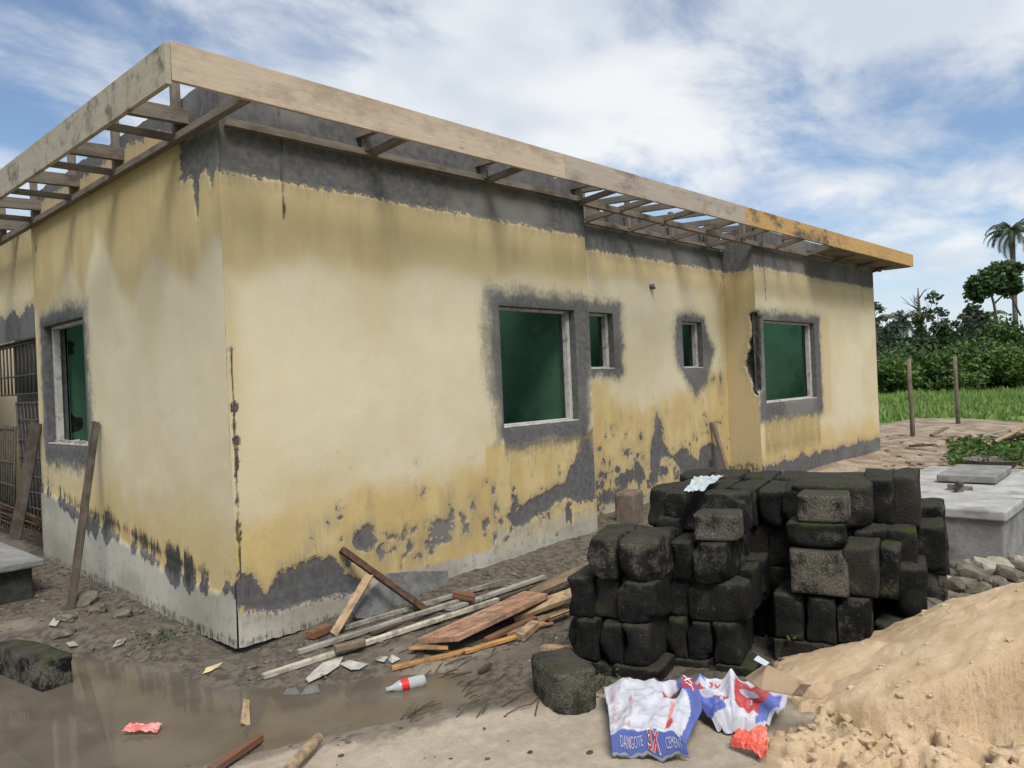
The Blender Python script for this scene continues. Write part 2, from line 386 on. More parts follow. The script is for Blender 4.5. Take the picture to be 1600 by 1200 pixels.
# ------------------------------------------------------------------ ground: one sheet to the horizon
PUDDLE = [(-.80, 1.2), (-.70, .8), (-.54, .35), (-.47, -.1), (-.38, -.50), (-.14, -.75), (.17, -1.03), (.42, -1.22), (.60, -1.38), (.58, -1.58), (.40, -1.66), (.12, -1.60), (-.32, -1.41), (-.58, -1.30), (-.85, -1.20), (-1.1, -1.05), (-1.5, -.75), (-2.4, -.3), (-3.6, .8), (-3.4, 2.2), (-1.6, 1.7)]
WATER_Z = -.035
HX0, HX1, HY1 = .0, 12.3, 8.6
def ground_h(x, y):
    x = np.asarray(x, float); y = np.asarray(y, float)
    near = np.exp(-((np.maximum(np.abs(x-1.5)-7, 0))**2+(np.maximum(np.abs(y+.5)-6, 0))**2)/30)
    h = .018*(fbm(x*1.3, y*1.3, 3, 1)-.5)*2
    h = h+near*(.030*(fbm(x*6, y*6, 4, 5)-.5)+.018*(fbm(x*22, y*22, 3, 9)-.5))
    # the earth climbs along the walls
    h = h+.030*np.clip(y, 0, 5)*np.exp(-np.maximum(-x-.0, 0)/1.2)*(x < 1)+.03*np.clip(x, 0, 4)*np.exp(-np.maximum(-y, 0)/.45)*(y < 2)
    dc = np.hypot(x, y); h = h-.045*np.exp(-(dc/.55)**2)
    d = np.abs(np.where(x < 0, np.hypot(x, np.maximum(-y, 0)), -np.minimum(y, 0)))
    h = h+near*.05*np.exp(-((d-.35)/.22)**2)*(fbm(x*9, y*9, 3, 21)-.35)
    sd = poly_sd(x, y, PUDDLE)+.16*(fbm(x*4, y*4, 3, 31)-.5)
    h = np.where(sd > -.35, h*(1-sst(sd, -.35, .0))+(WATER_Z-.10*sd)*sst(sd, -.35, .0), h)
    far = np.hypot(x-4, y); h = h+.25*(fbm(x*.05, y*.05, 3, 41)-.5)*sst(far, 25, 60)
    return h
def build_ground():
    def axis(a, b, step, lim):
        c = list(np.arange(a, b+1e-6, step)); s = step; v = b
        while v < lim: s *= 1.13; v += s; c.append(v)
        s = step; v = a; pre = []
        while v > -lim: s *= 1.13; v -= s; pre.append(v)
        return np.array(pre[::-1]+c)
    xs = axis(-2.2, 5.2, .024, 900); ys = axis(-4.2, 3.2, .024, 900)
    gx, gy = np.meshgrid(xs, ys, indexing='ij'); x = gx.ravel(); y = gy.ravel()
    h = ground_h(x, y)
    nx, ny = len(xs), len(ys); i = np.arange(nx-1)[:, None]*ny+np.arange(ny-1)[None, :]; i = i.ravel()
    F = np.c_[i, i+ny, i+ny+1, i+1]
    n = fbm(x*1.5, y*1.5, 4, 51)
    dw = np.where(y < 0, np.where(x > 0, -y, np.hypot(x, y)), np.where(x < 0, -x, 0))      # distance from the house walls
    sd = poly_sd(x, y, PUDDLE)
    mud = sst(1.25-dw+.9*(n-.5), 0, .7)
    mud = np.maximum(mud, sst(.45-np.hypot((x-1.5)/1.5, (y+2.2)/1.0)+.9, .0, .7)*.95)
    mud = mud*sst(7-x, 0, 2)
    mud = np.maximum(mud*1, sst(sd, -.12, .02)*.8)
    tan = sst(-(y+1.48+.55*(x+.3)) + .5*(n-.5), 0, .4)*sst(1.6-x, 0, .8)
    tan = np.maximum(tan, sst(.35-np.abs(sd+.45), 0, .3)*.35)
    tan = tan*(1-sst(sd, -.1, .02))
    dirt = sst(x, 5.5, 8)*sst(26+3*n-x, 0, 4)
    grs = sst(x-19.5-4*(n-.5), 0, 3)
    grs = np.maximum(grs, sst(np.maximum(-x-8, np.maximum(y-9, -y-14)), 0, 6)*.9)
    mud = mud*(1-.95*tan)
    o = mesh_obj('ground', np.c_[x, y, h], F, M['ground'], smooth=True, attrs=dict(mud=mud, tan=tan, dirt=dirt, grs=grs)); o['kind'] = 'structure'
    xs = np.linspace(-5, 1.4, 60); ys = np.linspace(-2.4, 3, 50); gx, gy = np.meshgrid(xs, ys, indexing='ij')
    i = (np.arange(59)[:, None]*50+np.arange(49)[None, :]).ravel()
    sdw = poly_sd(gx.ravel(), gy.ravel(), PUDDLE)
    F = np.c_[i, i+50, i+51, i+1]; keep = sdw[F].max(1) > -.25
    w = mesh_obj('puddle', np.c_[gx.ravel(), gy.ravel(), np.full(gx.size, WATER_Z+.004)], F[keep], M['water'], smooth=True); w['kind'] = 'structure'
build_ground()
def sand_h(x, y):
    n = fbm(x*3, y*3, 4, 71); nf = fbm(x*11, y*11, 4, 75); lump = np.abs(fbm(x*7+3, y*7, 3, 79)-.5)*2; l2 = np.abs(fbm(x*17+3, y*17, 3, 83)-.5)*2
    d = np.hypot(x-2.1, y+4.5); h = .76-.44*d+.07*(n-.5)                    # the heap, its top beyond the right edge
    h = np.maximum(h, .23-.40*np.hypot(x-1.72, y+3.30)); h = np.maximum(h, .15-.24*np.hypot(x-.95, y+3.70))
    xb = np.interp(y, [-4.6, -4.3, -3.95, -3.79, -3.63, -3.5, -3.3, -3.1], [2.0, 1.80, 1.54, 1.38, 1.24, 1.16, 1.20, 1.3])+.14*(n-.5)+.07*(nf-.5)
    dug = sst(xb-x, 0, .055)                                               # dug face: the near part has been shovelled away
    fl = -.005+.06*(n-.5)+.12*lump+.045*l2
    hh = h*(1-dug)+np.minimum(h+.02*lump, fl)*dug
    hh = hh+dug*(.016*l2-.006)+.012*(nf-.5)+(.035*(n-.5)+.014*lump+.010*l2)*(1-dug)
    return hh, dug
def gz(x, y):
    a = np.array([x]); b = np.array([y]); g = float(ground_h(a, b)[0])
    if .05 < x < 5 and -6.2 < y < -2.75: g = max(g, float(sand_h(a, b)[0][0]))
    return g

# ------------------------------------------------------------------ the house
house = empty('house', (0, 0, 0))
tag(house, 'unfinished single storey house with stained yellow walls and open timber roof edge', 'house')
WT = .20
def wall_sheet(O, D, NRM, S, z0, ztop, step, holes, fields, depth=WT):
    """a rendered wall face on a grid: s along D, z up; openings are cut and their reveals built; fields(s, z) gives the weathering and relief"""
    O = np.array(O, float); D = np.array(D, float); NRM = np.array(NRM, float)
    bs_ = sorted({0.0, S, *[h[0] for h in holes], *[h[1] for h in holes]}); bz = sorted({z0, ztop, *[h[2] for h in holes], *[h[3] for h in holes]})
    def fill(b): return np.concatenate([np.linspace(b[i], b[i+1], max(2, int(round((b[i+1]-b[i])/step))+1))[(0 if i == 0 else 1):] for i in range(len(b)-1)])
    ss_, zs = fill(bs_), fill(bz); gs, gz_ = np.meshgrid(ss_, zs, indexing='ij'); s = gs.ravel(); z = gz_.ravel()
    A = fields(s, z); rel = A.pop('rel')
    top = A.pop('top', None)
    zz = z.copy()
    if top is not None: zz = np.where(z > ztop-.20, ztop-.20+(z-(ztop-.20))*(top-(ztop-.20))/.20, z)
    if z0 > -.1 and z0 < .01:
        foot = .022*(fbm(s*7, s*0+z0, 3, 77)-.35)+.012*(fbm(s*25, s*0, 2, 78)-.5); zz = np.where(z < .10, zz+(foot+.006)*(1-np.clip((z-z0)/.11, 0, 1)), zz)
    for h in holes:                                        # keep the opening edges straight
        rel = rel*sst(-rect_sd(s, z, *h), 0.0, .03)
    P = O+D*s[:, None]+np.array([0, 0, 1])*zz[:, None]+NRM*rel[:, None]
    ns, nz = len(ss_), len(zs); i = (np.arange(ns-1)[:, None]*nz+np.arange(nz-1)[None, :]).ravel()
    F = np.c_[i, i+nz, i+nz+1, i+1]
    cs = s[F].mean(1); cz = z[F].mean(1); keep = np.ones(len(F), bool)
    for h in holes: keep &= ~((cs > h[0]) & (cs < h[1]) & (cz > h[2]) & (cz < h[3]))
    F = F[keep]
    if np.dot(np.cross(D, [0, 0, 1]), NRM) < 0: F = F[:, ::-1]
    F = F.tolist(); P = P.tolist(); A = {k: v.tolist() for k, v in A.items()}
    for h in holes:
        c = [(h[0], h[2]), (h[1], h[2]), (h[1], h[3]), (h[0], h[3])]
        for k in range(4):
            a, b = c[k], c[(k+1) % 4]; o = len(P)
            for (q, dd) in ((a, 0), (b, 0), (b, depth), (a, depth)):
                P.append((O+D*q[0]+np.array([0, 0, q[1]])-NRM*dd).tolist())
            F.append([o, o+1, o+2, o+3])
            for kk in A: A[kk] += [(.3 if kk == 'cem' else 0.)]*4
    me = mesh_obj('wall', P, F, M['wall'], house, smooth=True, attrs=A)
    return me
def interp(s, pts): return np.interp(s, [p[0] for p in pts], [p[1] for p in pts])
def spots(s, z, L):
    f = np.full(s.shape, -9.)
    for (a, b, ra, rb) in L: f = np.maximum(f, (1-np.hypot((s-a)/ra, (z-b)/rb))*min(ra, rb))
    return f
def pack(s, z, cem, och, yel, wht, blk, drt, rel, top=None, sof=0.0):
    q = lambda v: np.broadcast_to(v, s.shape).astype(float).copy()
    return dict(n1=fbm(s*1.6+7, z*1.6, 4, 91), st=np.clip(.5+(fbm(s*7, z*1.3, 4, 95, .55)-.5)*1.5, 0, 1), sof=q(sof), cem=np.clip(q(cem), -.5, .5), och=q(och), yel=q(yel), wht=q(wht), blk=q(blk), drt=q(drt), rel=q(rel), top=top)
WIN_A = (2.51, 3.57, 1.215, 2.29); WIN_L = (2.55, 3.63, 1.22, 2.34); WIN_S1 = (4.22, 4.84, 1.72, 2.35); WIN_S2 = (6.35, 6.85, 1.70, 2.31); WIN_W = (7.72, 9.50, 1.18, 2.33)
TOPZ = 3.52
def top_edge(s, seed, top=3.60):
    return top-.02+.05*(np.floor(vnoise(s*2.2, s*0+seed, seed)*4)/4-.5)+.03*(fbm(s*9, s*0+3, 3, seed)-.5)
def f_front(s, z):
    n = fbm(s*2, z*2, 4, 3); nf = fbm(s*9, z*9, 4, 8)
    band = z-(3.035+.02*(n-.5))+.03*(nf-.5)
    win = rect_sd(s, z, 2.51-.12, 3.80-.12*sst(1.9-z, 0, .5), 1.215-.13, 2.29+.08)+.05
    win = win+.10*(nf-.5)+.05*(n-.5)-.10*sst(z, 1.9, 1.2)*(s < 2.5)
    u = interp(s, [(0, .46), (.12, .45), (.2, .30), (.3, .42), (.5, .47), (.72, .44), (.82, .32), (.95, .22), (1.1, .05)])
    lo = interp(s, [(0, .25), (.3, .16), (.6, .17), (.9, .15)])
    peel = np.minimum(u-z, z-lo)+.05*(nf-.5)
    sp = spots(s, z, [(1.0, .52, .12, .11), (1.14, .40, .05, .07), (.86, .38, .07, .05), (1.74, .47, .17, .09), (1.86, .57, .05, .12), (1.6, .38, .06, .05), (1.36, .47, .045, .05), (2.0, .42, .07, .06), (2.36, .50, .04, .08), (2.42, .42, .05, .05), (1.5, .3, .05, .03), (2.1, .60, .03, .06), (.55, .62, .02, .04), (.7, .70, .03, .02)])+.07*(nf-.5)
    tri = poly_sd(s, z, [(2.45, .46), (2.9, .55), (3.3, .66), (3.5, .85), (3.62, 1.06), (3.8, 1.12), (3.8, .40), (3.55, .42), (3.3, .50), (3.0, .40), (2.6, .33)])+.07*(nf-.5)
    fl = (fbm(s*11, z*8, 4, 101, .6)-.635-.5*np.abs(z-.42))*.45; fl = np.where((s > .75) & (s < 3.4), fl, -.5)
    sp = np.maximum(sp-.02, fl)
    cem = np.maximum.reduce([band, win, peel, sp, tri])
    ob = interp(s, [(0, 2.30), (.12, 2.28), (.25, 2.34), (.45, 2.44), (.62, 2.52), (.8, 2.44), (.95, 2.50), (1.3, 2.40), (1.6, 2.50), (1.93, 2.54), (2.37, 2.42), (2.8, 2.55), (3.2, 2.5), (3.8, 2.5)])
    och = sst(z-ob+.16*(n-.5), -.12, .22)*.95
    och = np.maximum(och, .55*sst(.16-s, 0, .14)*sst(z, .6, 2.0))
    right = sst(s-(2.25+.12*(n-.5)+.10*(z-1)), 0, .05)*sst(1.12-z, 0, .05)
    yel = np.maximum(np.maximum(sst(1.25-z+.5*(n-.5), 0, .55), right), .25*sst(.5-s, 0, .5))
    wht = sst(.24+.12*(n-.5)-z, -.03, .06)*.85
    wht = np.maximum(wht, (.55*sst(.42-z, 0, .1))*(s > 2.3))
    blk = .75*sst(.012+.012*nf-np.abs(s-.455-.01*(n-.5)), 0, .012)*sst(z, 2.74, 2.80)
    blk = np.maximum(blk, .55*sst(.03-np.abs(band), 0, .03))
    blk = np.maximum(blk, .85*sst(.020+.035*sst(nf, .5, .8)-np.abs(s-.030-.02*(fbm(z*3, z*0, 3, 2)-.5)), 0, .02)*sst(z, .3, .5)*sst(2.05-z, 0, .2))
    blk = np.maximum(blk, .8*spots(s, z, [(.03, 1.42, .05, .05), (.03, .92, .05, .07), (.63, 1.06, .035, .03), (1.55, 1.7, .012, .012), (2.25, 2.0, .02, .04)])*20)
    blk = np.maximum(blk, .45*sst(peel, -.02, .06)*sst(z, .22, .34))
    blk = np.maximum(blk, .5*sst(.10-z, 0, .08))
    drt = .40*sst(1.08-z, 0, .05)*sst(z, .55, .9)*(s > 2.45)*(s < 3.7)+.28*sst(.9-z, 0, .5)+.12*sst(z-2.9, 0, .15)
    rel = -.014*sst(band, -.01, .01)+.006*sst(win, -.01, .02)-.008*sst(np.maximum(peel, np.maximum(sp, tri)), -.005, .008)+.012*(n-.5)+.002*(nf-.5)
    return pack(s, z, cem, och, yel, wht, blk, drt, rel, top_edge(s, 5), sst(win, -.2, -.1))
def f_left(s, z):
    n = fbm(s*2+9, z*2, 4, 13); nf = fbm(s*9+4, z*9, 4, 18)
    corner = np.minimum(z-(3.08-.30*np.exp(-((s-.32)/.035)**2)-.12*np.exp(-((s-.10)/.05)**2)+.05*(nf-.5)), .55-s+.05*(nf-.5))
    topc = z-(3.52+.12*(nf-.5)-.10*sst(1.0-s, 0, .6))
    win = rect_sd(s, z, 2.55-.05, 3.63+.05, 1.22-.14, 2.34+.07)+.045+.11*(nf-.5)+.05*(fbm(s*22, z*3, 3, 4)-.5)
    cem = np.maximum.reduce([corner, topc, win])
    zc = interp(s, [(0, .44), (.4, .39), (.71, .40), (1.2, .46), (1.73, .54), (2.3, .60), (2.8, .64), (3.4, .78), (3.9, .85)])
    rag = .30*(fbm(s*9, z*1.2, 4, 23, .65)-.5)
    ob = interp(s, [(0, 2.50), (.1, 2.52), (.44, 2.28), (.62, 2.36), (.85, 2.54), (1.04, 2.62), (1.25, 2.50), (1.45, 2.28), (1.7, 2.42), (1.95, 2.80), (2.15, 2.92), (2.35, 2.70), (2.52, 2.42), (2.8, 2.72), (3.1, 2.5), (3.4, 2.45), (3.9, 2.4)])
    och = sst(z-ob+.16*(n-.5), -.12, .24)*.9
    yel = sst(1.35-z+.5*(n-.5), 0, .9)*.8
    yel = np.maximum(yel, .45*sst(s-2.9, 0, .5)*sst(2.6-z, 0, .3))
    wht = sst(zc-.03-z+rag*.6, -.02, .05)*1.05
    amt = interp(s, [(0, .48), (.3, .60), (.7, .95), (1.6, .98), (2.3, .80), (3.0, .62), (3.9, .62)])
    blk = amt*sst(.17+rag-np.abs(z-zc-.035), 0, .22)
    blk = np.maximum(blk, .55*sst(.03-np.abs(corner), 0, .03))
    blk = np.maximum(blk, .8*spots(s, z, [(3.74, 3.10, .05, .10), (.44, 2.96, .018, .09)])*22)
    blk = np.maximum(blk, .55*sst(.09-z+.03*n+.028*s, 0, .07))
    blk = np.maximum(blk, .35*sst(.045-s, 0, .03)*sst(z, .3, .6)*sst(2.2-z, 0, .3))
    cem = np.maximum(cem, -.5+.55*sst(.13+rag-np.abs(z-zc+.06), 0, .12))
    drt = .42*sst(1.06-z, 0, .05)*sst(z, .7, .85)*(s > 2.5)+.10*sst(.9-z, 0, .3)+.2*sst(z-3.1, 0, .2)
    rel = -.012*sst(corner, -.01, .01)+.006*sst(win, -.01, .02)+.012*sst(wht, .3, .7)+.014*(n-.5)+.002*(nf-.5)
    return pack(s, z, cem, och, yel, wht, blk, drt, rel, top_edge(s, 15, 3.67), .7*sst(win, -.2, -.1))
def f_recess(s, z):
    n = fbm(s*2+19, z*2, 4, 33); nf = fbm(s*8+4, z*8, 4, 38)
    band = z-(3.04+.02*(n-.5))+.03*(nf-.5)
    w1 = rect_sd(s, z, 4.22-.1, 4.84+.13, 1.72-.05, 2.35+.08)+.03+.11*(nf-.5)
    w2 = poly_sd(s, z, [(6.22, 2.36), (6.45, 2.42), (6.95, 2.36), (7.0, 2.1), (7.16, 1.95), (7.02, 1.72), (6.92, 1.5), (6.62, 1.32), (6.42, 1.52), (6.22, 1.75), (6.15, 2.1)])+.07*(nf-.5)
    pl = poly_sd(s, z, [(5.45, .35), (5.52, .75), (5.66, 1.2), (5.80, 1.0), (5.78, .78), (6.0, .62), (6.3, .68), (6.6, .50), (6.7, .3), (6.4, .2), (6.15, .42), (5.9, .62), (5.72, .60), (5.62, .3)])+.07*(nf-.5)
    pl2 = poly_sd(s, z, [(6.55, .3), (6.7, .66), (7.0, .72), (7.25, .6), (7.35, .1), (6.5, .1)])+.08*(nf-.5)
    sp = spots(s, z, [(4.55, .55, .2, .06), (4.9, .45, .2, .10), (5.2, .5, .12, .16), (5.0, .75, .1, .06), (4.6, .3, .3, .1), (7.1, 1.55, .06, .05), (7.3, 1.5, .05, .12), (6.9, .95, .09, .04), (5.3, .9, .05, .05)])+.09*(nf-.5)
    sp = np.maximum(sp-.02, (fbm(s*10, z*8, 4, 103, .6)-.58-.35*np.abs(z-.45))*.45)
    cem = np.maximum.reduce([band, w1, w2, pl, pl2, sp])
    och = sst(z-(2.72+.25*(n-.5)), -.1, .2)*.75
    och = np.maximum(och, .8*sst(s-7.15+.2*(n-.5), 0, .3)*sst(z, .5, 2.2))
    yel = np.maximum(sst(1.65-z+.9*(n-.5), 0, .8), .8*sst(s-6.6, 0, .4)*sst(1.8-z, 0, .3))
    yel = np.maximum(yel, .7*sst(4.9-s, 0, .3)*sst(1.7-z, 0, .2))
    wht = .6*sst(.3-z+.1*n, 0, .15)
    blk = np.maximum(.5*sst(.03-np.abs(band), 0, .03), .55*sst(s-7.22+.2*(nf-.5), 0, .25)*sst(z, 2.2, 2.9))
    blk = np.maximum(blk, .75*spots(s, z, [(6.95, .42, .12, .10), (7.2, 1.55, .025, .09)])*18)
    blk = np.maximum(blk, .42*sst(sp, -.05, .03)); blk = np.maximum(blk, .5*sst(.12-z, 0, .1))
    drt = .38*sst(1.3-z, 0, .8)+.3*sst(z-2.85, 0, .2)
    rel = -.014*sst(band, -.01, .01)-.008*sst(np.maximum(pl, pl2), -.005, .01)+.010*(n-.5)+.002*(nf-.5)
    return pack(s, z, cem, och, yel, wht, blk, drt, rel, 3.49+.05*(vnoise(s*2.3, s*0, 4)-.5), .5*np.maximum(sst(w1, -.2, -.1), sst(w2, -.2, -.1)))
def f_wing(s, z):
    n = fbm(s*2+29, z*2, 4, 43); nf = fbm(s*8+14, z*8, 4, 48)
    band = z-(3.05+.02*(n-.5))+.03*(nf-.5)
    win = rect_sd(s, z, 7.72-.18, 9.50+.17, 1.18-.2, 2.33+.08)+.03+.12*(nf-.5)
    bot = .34+.04*(s-8)*0-z+.22*(fbm(s*6, z*1.5, 4, 61)-.5)
    cem = np.maximum.reduce([band, win, bot])
    och = sst(z-(2.58+.25*(n-.5)), -.08, .15)*.6
    och = np.maximum(och, .5*sst(.3-np.abs(s-9.9), 0, .2)*sst(z, .7, 1.0)*sst(2.6-z, 0, .2))
    yel = np.maximum(sst(1.0-z+.5*(n-.5), 0, .6)*.8, sst(.06-np.maximum(np.abs(s-8.6)-.95, 0)+0*z, 0, .05)*sst(1.0-z, 0, .05))
    drt = .55*sst(.05-np.maximum(np.abs(s-8.6)-.95, 0), 0, .05)*sst(1.05-z, 0, .05)*sst(z, .3, .6)+.2*sst(.8-z, 0, .4)+.25*sst(z-2.85, 0, .2)
    blk = np.maximum(.5*sst(.03-np.abs(band), 0, .03), .8*sst(.02-np.abs(s-7.83), 0, .012)*sst(z, 2.55, 2.6))
    blk = np.maximum(blk, .8*sst(.02-np.abs(s-11.7), 0, .012)*sst(z, 2.6, 2.7)); blk = np.maximum(blk, .55*sst(.16-np.abs(bot), 0, .16)*.8)
    wht = .5*sst(.15-z, 0, .1)
    ch = poly_sd(s, z, [(7.4, 2.42), (7.62, 2.45), (7.70, 2.35), (7.66, 1.4), (7.4, 1.3)])+.03*(nf-.5)
    blk = np.maximum(blk, .9*sst(ch, -.02, .03))
    rel = -.014*sst(band, -.01, .01)+.005*sst(win, -.01, .02)-.05*sst(ch, -.01, .03)+.010*(n-.5)+.002*(nf-.5)
    return pack(s, z, cem, och, yel, wht, blk, drt, rel, 3.58+.05*(vnoise(s*2.3, s*0, 7)-.5), .6*sst(win, -.2, -.1))
def f_wside(s, z):                                         # the wing's return wall, s = y
    n = fbm(s*2+39, z*2, 4, 53); nf = fbm(s*9+14, z*9, 4, 58)
    band = z-(3.0+.02*(n-.5))+.03*(nf-.5)
    ch = poly_sd(s, z, [(-.1, 2.48), (.10, 2.40), (.06, 2.15), (.12, 1.95), (.19, 1.70), (.12, 1.52), (.06, 1.33), (-.1, 1.25)])+.06*(nf-.5)
    cem = np.maximum(band, ch-.01)
    och = .55+.3*sst(z, 1.8, 2.8); yel = .5*np.ones_like(s)
    blk = np.maximum(.9*sst(ch, -.02, .02), .6*sst(s-.36, 0, .1)*sst(z, 2.3, 2.9)); blk = np.maximum(blk, .6*sst(.35-z+.2*nf, 0, .15))
    drt = .12+.3*sst(1.0-z, 0, .7)
    rel = -.07*sst(ch, -.01, .03)*(.6+.8*nf)+.010*(n-.5)
    return pack(s, z, cem, och, yel, 0*s, blk, drt, rel, 3.56+0*s)
def plain(s, z):
    n = fbm(s*2+49, z*2, 3, 63)
    return pack(s, z, z-3.04, .6*sst(z, 2.3, 2.8), .5*sst(1.3-z, 0, .6), .4*sst(.3-z, 0, .1), .3*sst(.2-z, 0, .1), .2+0*s, .01*(n-.5), TOPZ-.03+0*s)
FRONT_Y2 = .45; XA = 3.79; XW = 7.5; YL = 3.87
wall_sheet((0, 0, 0), (1, 0, 0), (0, -1, 0), XA, -.01, 3.60, .016, [WIN_A], f_front)
wall_sheet((0, 0, 0), (0, 1, 0), (-1, 0, 0), YL, -.01, 3.67, .016, [WIN_L], f_left)
def shifted(f, s0): return lambda s, z: f(s+s0, z)
def sh(h, s0): return (h[0]-s0, h[1]-s0, h[2], h[3])
wall_sheet((XA, FRONT_Y2, 0), (1, 0, 0), (0, -1, 0), XW-XA, -.05, 3.50, .02, [sh(WIN_S1, XA), sh(WIN_S2, XA)], shifted(f_recess, XA))
wall_sheet((XW, 0, 0), (1, 0, 0), (0, -1, 0), HX1-XW, -.05, 3.60, .024, [sh(WIN_W, XW)], shifted(f_wing, XW))
wall_sheet((XW, 0, 0), (0, 1, 0), (-1, 0, 0), FRONT_Y2, -.05, 3.58, .014, [], f_wside)
wall_sheet((XA, 0, 0), (0, 1, 0), (1, 0, 0), FRONT_Y2, -.05, TOPZ, .06, [], plain)
wall_sheet((HX1, 0, 0), (0, 1, 0), (1, 0, 0), HY1, -.05, TOPZ, .1, [], plain)
wall_sheet((0, HY1, 0), (1, 0, 0), (0, 1, 0), HX1, -.05, TOPZ, .1, [], plain)
wall_sheet((.25, YL+2.6, 0), (0, 1, 0), (-1, 0, 0), HY1-YL-2.6, -.05, TOPZ, .05, [], lambda s, z: dict(plain(s, z), cem=np.where(z < 2.6, .3, -.3)))
# foundation, set back under the render; shade of the undercut put into its dark colour
mb = MB()
mb.box((XA/2, .12, -.15), (XA-.06, .2, .30)); mb.box((.12, 2.0, -.15), (.2, 3.7, .302)); mb.box(((XA+HX1)/2, .62, -.15), (HX1-XA, .3, .3)); mb.box((9.9, .16, -.15), (4.7, .2, .29))
mb.build('foundation', M['footing'], house)
# inner skins: green painted rooms
def panel(mb, O, D, S, z0, z1, holes, t, nrm):
    """solid slab with openings, split into boxes round them"""
    O = Vector(O); D = Vector(D); nrm = Vector(nrm)
    ss_ = sorted({0, S, *[h[0] for h in holes], *[h[1] for h in holes]}); zs = sorted({z0, z1, *[h[2] for h in holes], *[h[3] for h in holes]})
    for i in range(len(ss_)-1):
        for j in range(len(zs)-1):
            a, b, c, d = ss_[i], ss_[i+1], zs[j], zs[j+1]
            if any(a >= h[0]-1e-6 and b <= h[1]+1e-6 and c >= h[2]-1e-6 and d <= h[3]+1e-6 for h in holes): continue
            mb.add(*box_vf(O+D*(a+b)/2+Vector((0, 0, (c+d)/2))+nrm*t/2, D*(b-a), nrm*t, Vector((0, 0, d-c))))
def inner(O, D, S, z0, z1, holes, t, nrm):
    m = MB(); panel(m, O, D, S, z0, z1, holes, t, nrm); return m.build('interior_wall', M['green'], house)
ZI = TOPZ-.10
inner((.2, .205, 0), (1, 0, 0), XA-.4, -.05, ZI, [sh(WIN_A, .2)], .02, (0, -1, 0))
inner((.205, .23, 0), (0, 1, 0), YL-.45, -.05, ZI, [sh(WIN_L, .23)], .02, (-1, 0, 0))
inner((XA-.2, .2, 0), (0, 1, 0), 3.7, -.05, ZI, [], .18, (1, 0, 0))
inner((.2, YL-.2, 0), (1, 0, 0), XA-.42, -.05, ZI, [], .2, (0, 1, 0))
inner((XA, FRONT_Y2+.205, 0), (1, 0, 0), XW-XA, -.05, ZI-.2, [sh(WIN_S1, XA), sh(WIN_S2, XA)], .02, (0, -1, 0))
inner((5.5, FRONT_Y2+.22, 0), (0, 1, 0), 3.2, -.05, ZI-.2, [], .15, (1, 0, 0))
inner((XA, 3.87, 0), (1, 0, 0), HX1-XA-.25, -.05, ZI-.1, [], .15, (0, 1, 0))
inner((XW+.02, .22, 0), (0, 1, 0), 3.6, -.05, ZI-.1, [], .18, (1, 0, 0))
inner((XW+.2, .205, 0), (1, 0, 0), HX1-XW-.4, -.05, ZI-.1, [sh(WIN_W, XW+.2)], .02, (0, -1, 0))
inner((HX1-.25, .2, 0), (0, 1, 0), 3.6, -.05, ZI-.1, [], .2, (1, 0, 0))
mb = MB(); mb.box((6.15, 4.4, -.02), (12.0, 8.1, .1)); mb.build('floor_slab', M['cement'], house)
# broken holes in the inner walls (seen through the windows): ragged flat patches, the dark of the holes put into the colour
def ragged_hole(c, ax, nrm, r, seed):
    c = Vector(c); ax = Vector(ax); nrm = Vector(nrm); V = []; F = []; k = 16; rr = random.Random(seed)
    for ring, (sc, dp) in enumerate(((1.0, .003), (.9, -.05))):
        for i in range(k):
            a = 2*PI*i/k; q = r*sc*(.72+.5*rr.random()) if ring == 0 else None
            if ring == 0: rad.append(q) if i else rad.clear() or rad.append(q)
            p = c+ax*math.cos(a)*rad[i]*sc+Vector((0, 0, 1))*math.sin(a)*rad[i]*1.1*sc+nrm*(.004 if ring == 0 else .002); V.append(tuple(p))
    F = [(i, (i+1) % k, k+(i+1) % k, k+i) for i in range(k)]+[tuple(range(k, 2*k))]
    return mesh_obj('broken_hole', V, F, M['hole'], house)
rad = []
yb = YL-.2
for (px, py, r, sd_) in ((101, 545, .085, 1), (110, 661, .095, 2)):
    p = at(px, py, yb, 'y'); ragged_hole((p.x, yb, p.z), (1, 0, 0), (0, -1, 0), r, sd_)
xb = XA-.2
for (px, py, r, sd_) in ((879, 515, .06, 3), (884, 622, .10, 4), (890, 640, .12, 6)):
    p = at(px, py, xb, 'x')
    if p.y > .25: ragged_hole((xb, p.y, p.z), (0, 1, 0), (-1, 0, 0), r, sd_)
# windows: pale frames set in the reveals
def window(O, D, nrm, h, inset=.07, w=.045, dpt=.06, sub=None):
    O = Vector(O); D = Vector(D); nrm = Vector(nrm)
    e = empty('window'); e.parent = house
    def fbar(a, b, c, d, nm):
        m = MB(); m.add(*box_vf(O+D*(a+b)/2+Vector((0, 0, (c+d)/2))-nrm*(inset+dpt/2), D*(b-a), nrm*dpt, Vector((0, 0, d-c)))); return m.build(nm, M['frame'], e, bevel=.004)
    fbar(h[0]+.001, h[0]+w, h[2]+.03, h[3]-.03, 'frame_jamb'); fbar(h[1]-w, h[1]-.001, h[2]+.03, h[3]-.03, 'frame_jamb')
    fbar(h[0]+.001, h[1]-.001, h[3]-.03, h[3]-.001, 'frame_head'); fbar(h[0]+.001, h[1]-.001, h[2]+.001, h[2]+.03, 'frame_sill')
    # narrow mortar sill in front of the frame
    m = MB(); m.add(*box_vf(O+D*(h[0]+h[1])/2+Vector((0, 0, h[2]+.008))-nrm*.034, D*(h[1]-h[0]-.004), nrm*.066, Vector((0, 0, .012)))); m.build('sill', M['frame'], e, bevel=.003)
    return e
window((0, 0, 0), (1, 0, 0), (0, -1, 0), WIN_A)
window((0, 0, 0), (0, 1, 0), (-1, 0, 0), WIN_L)
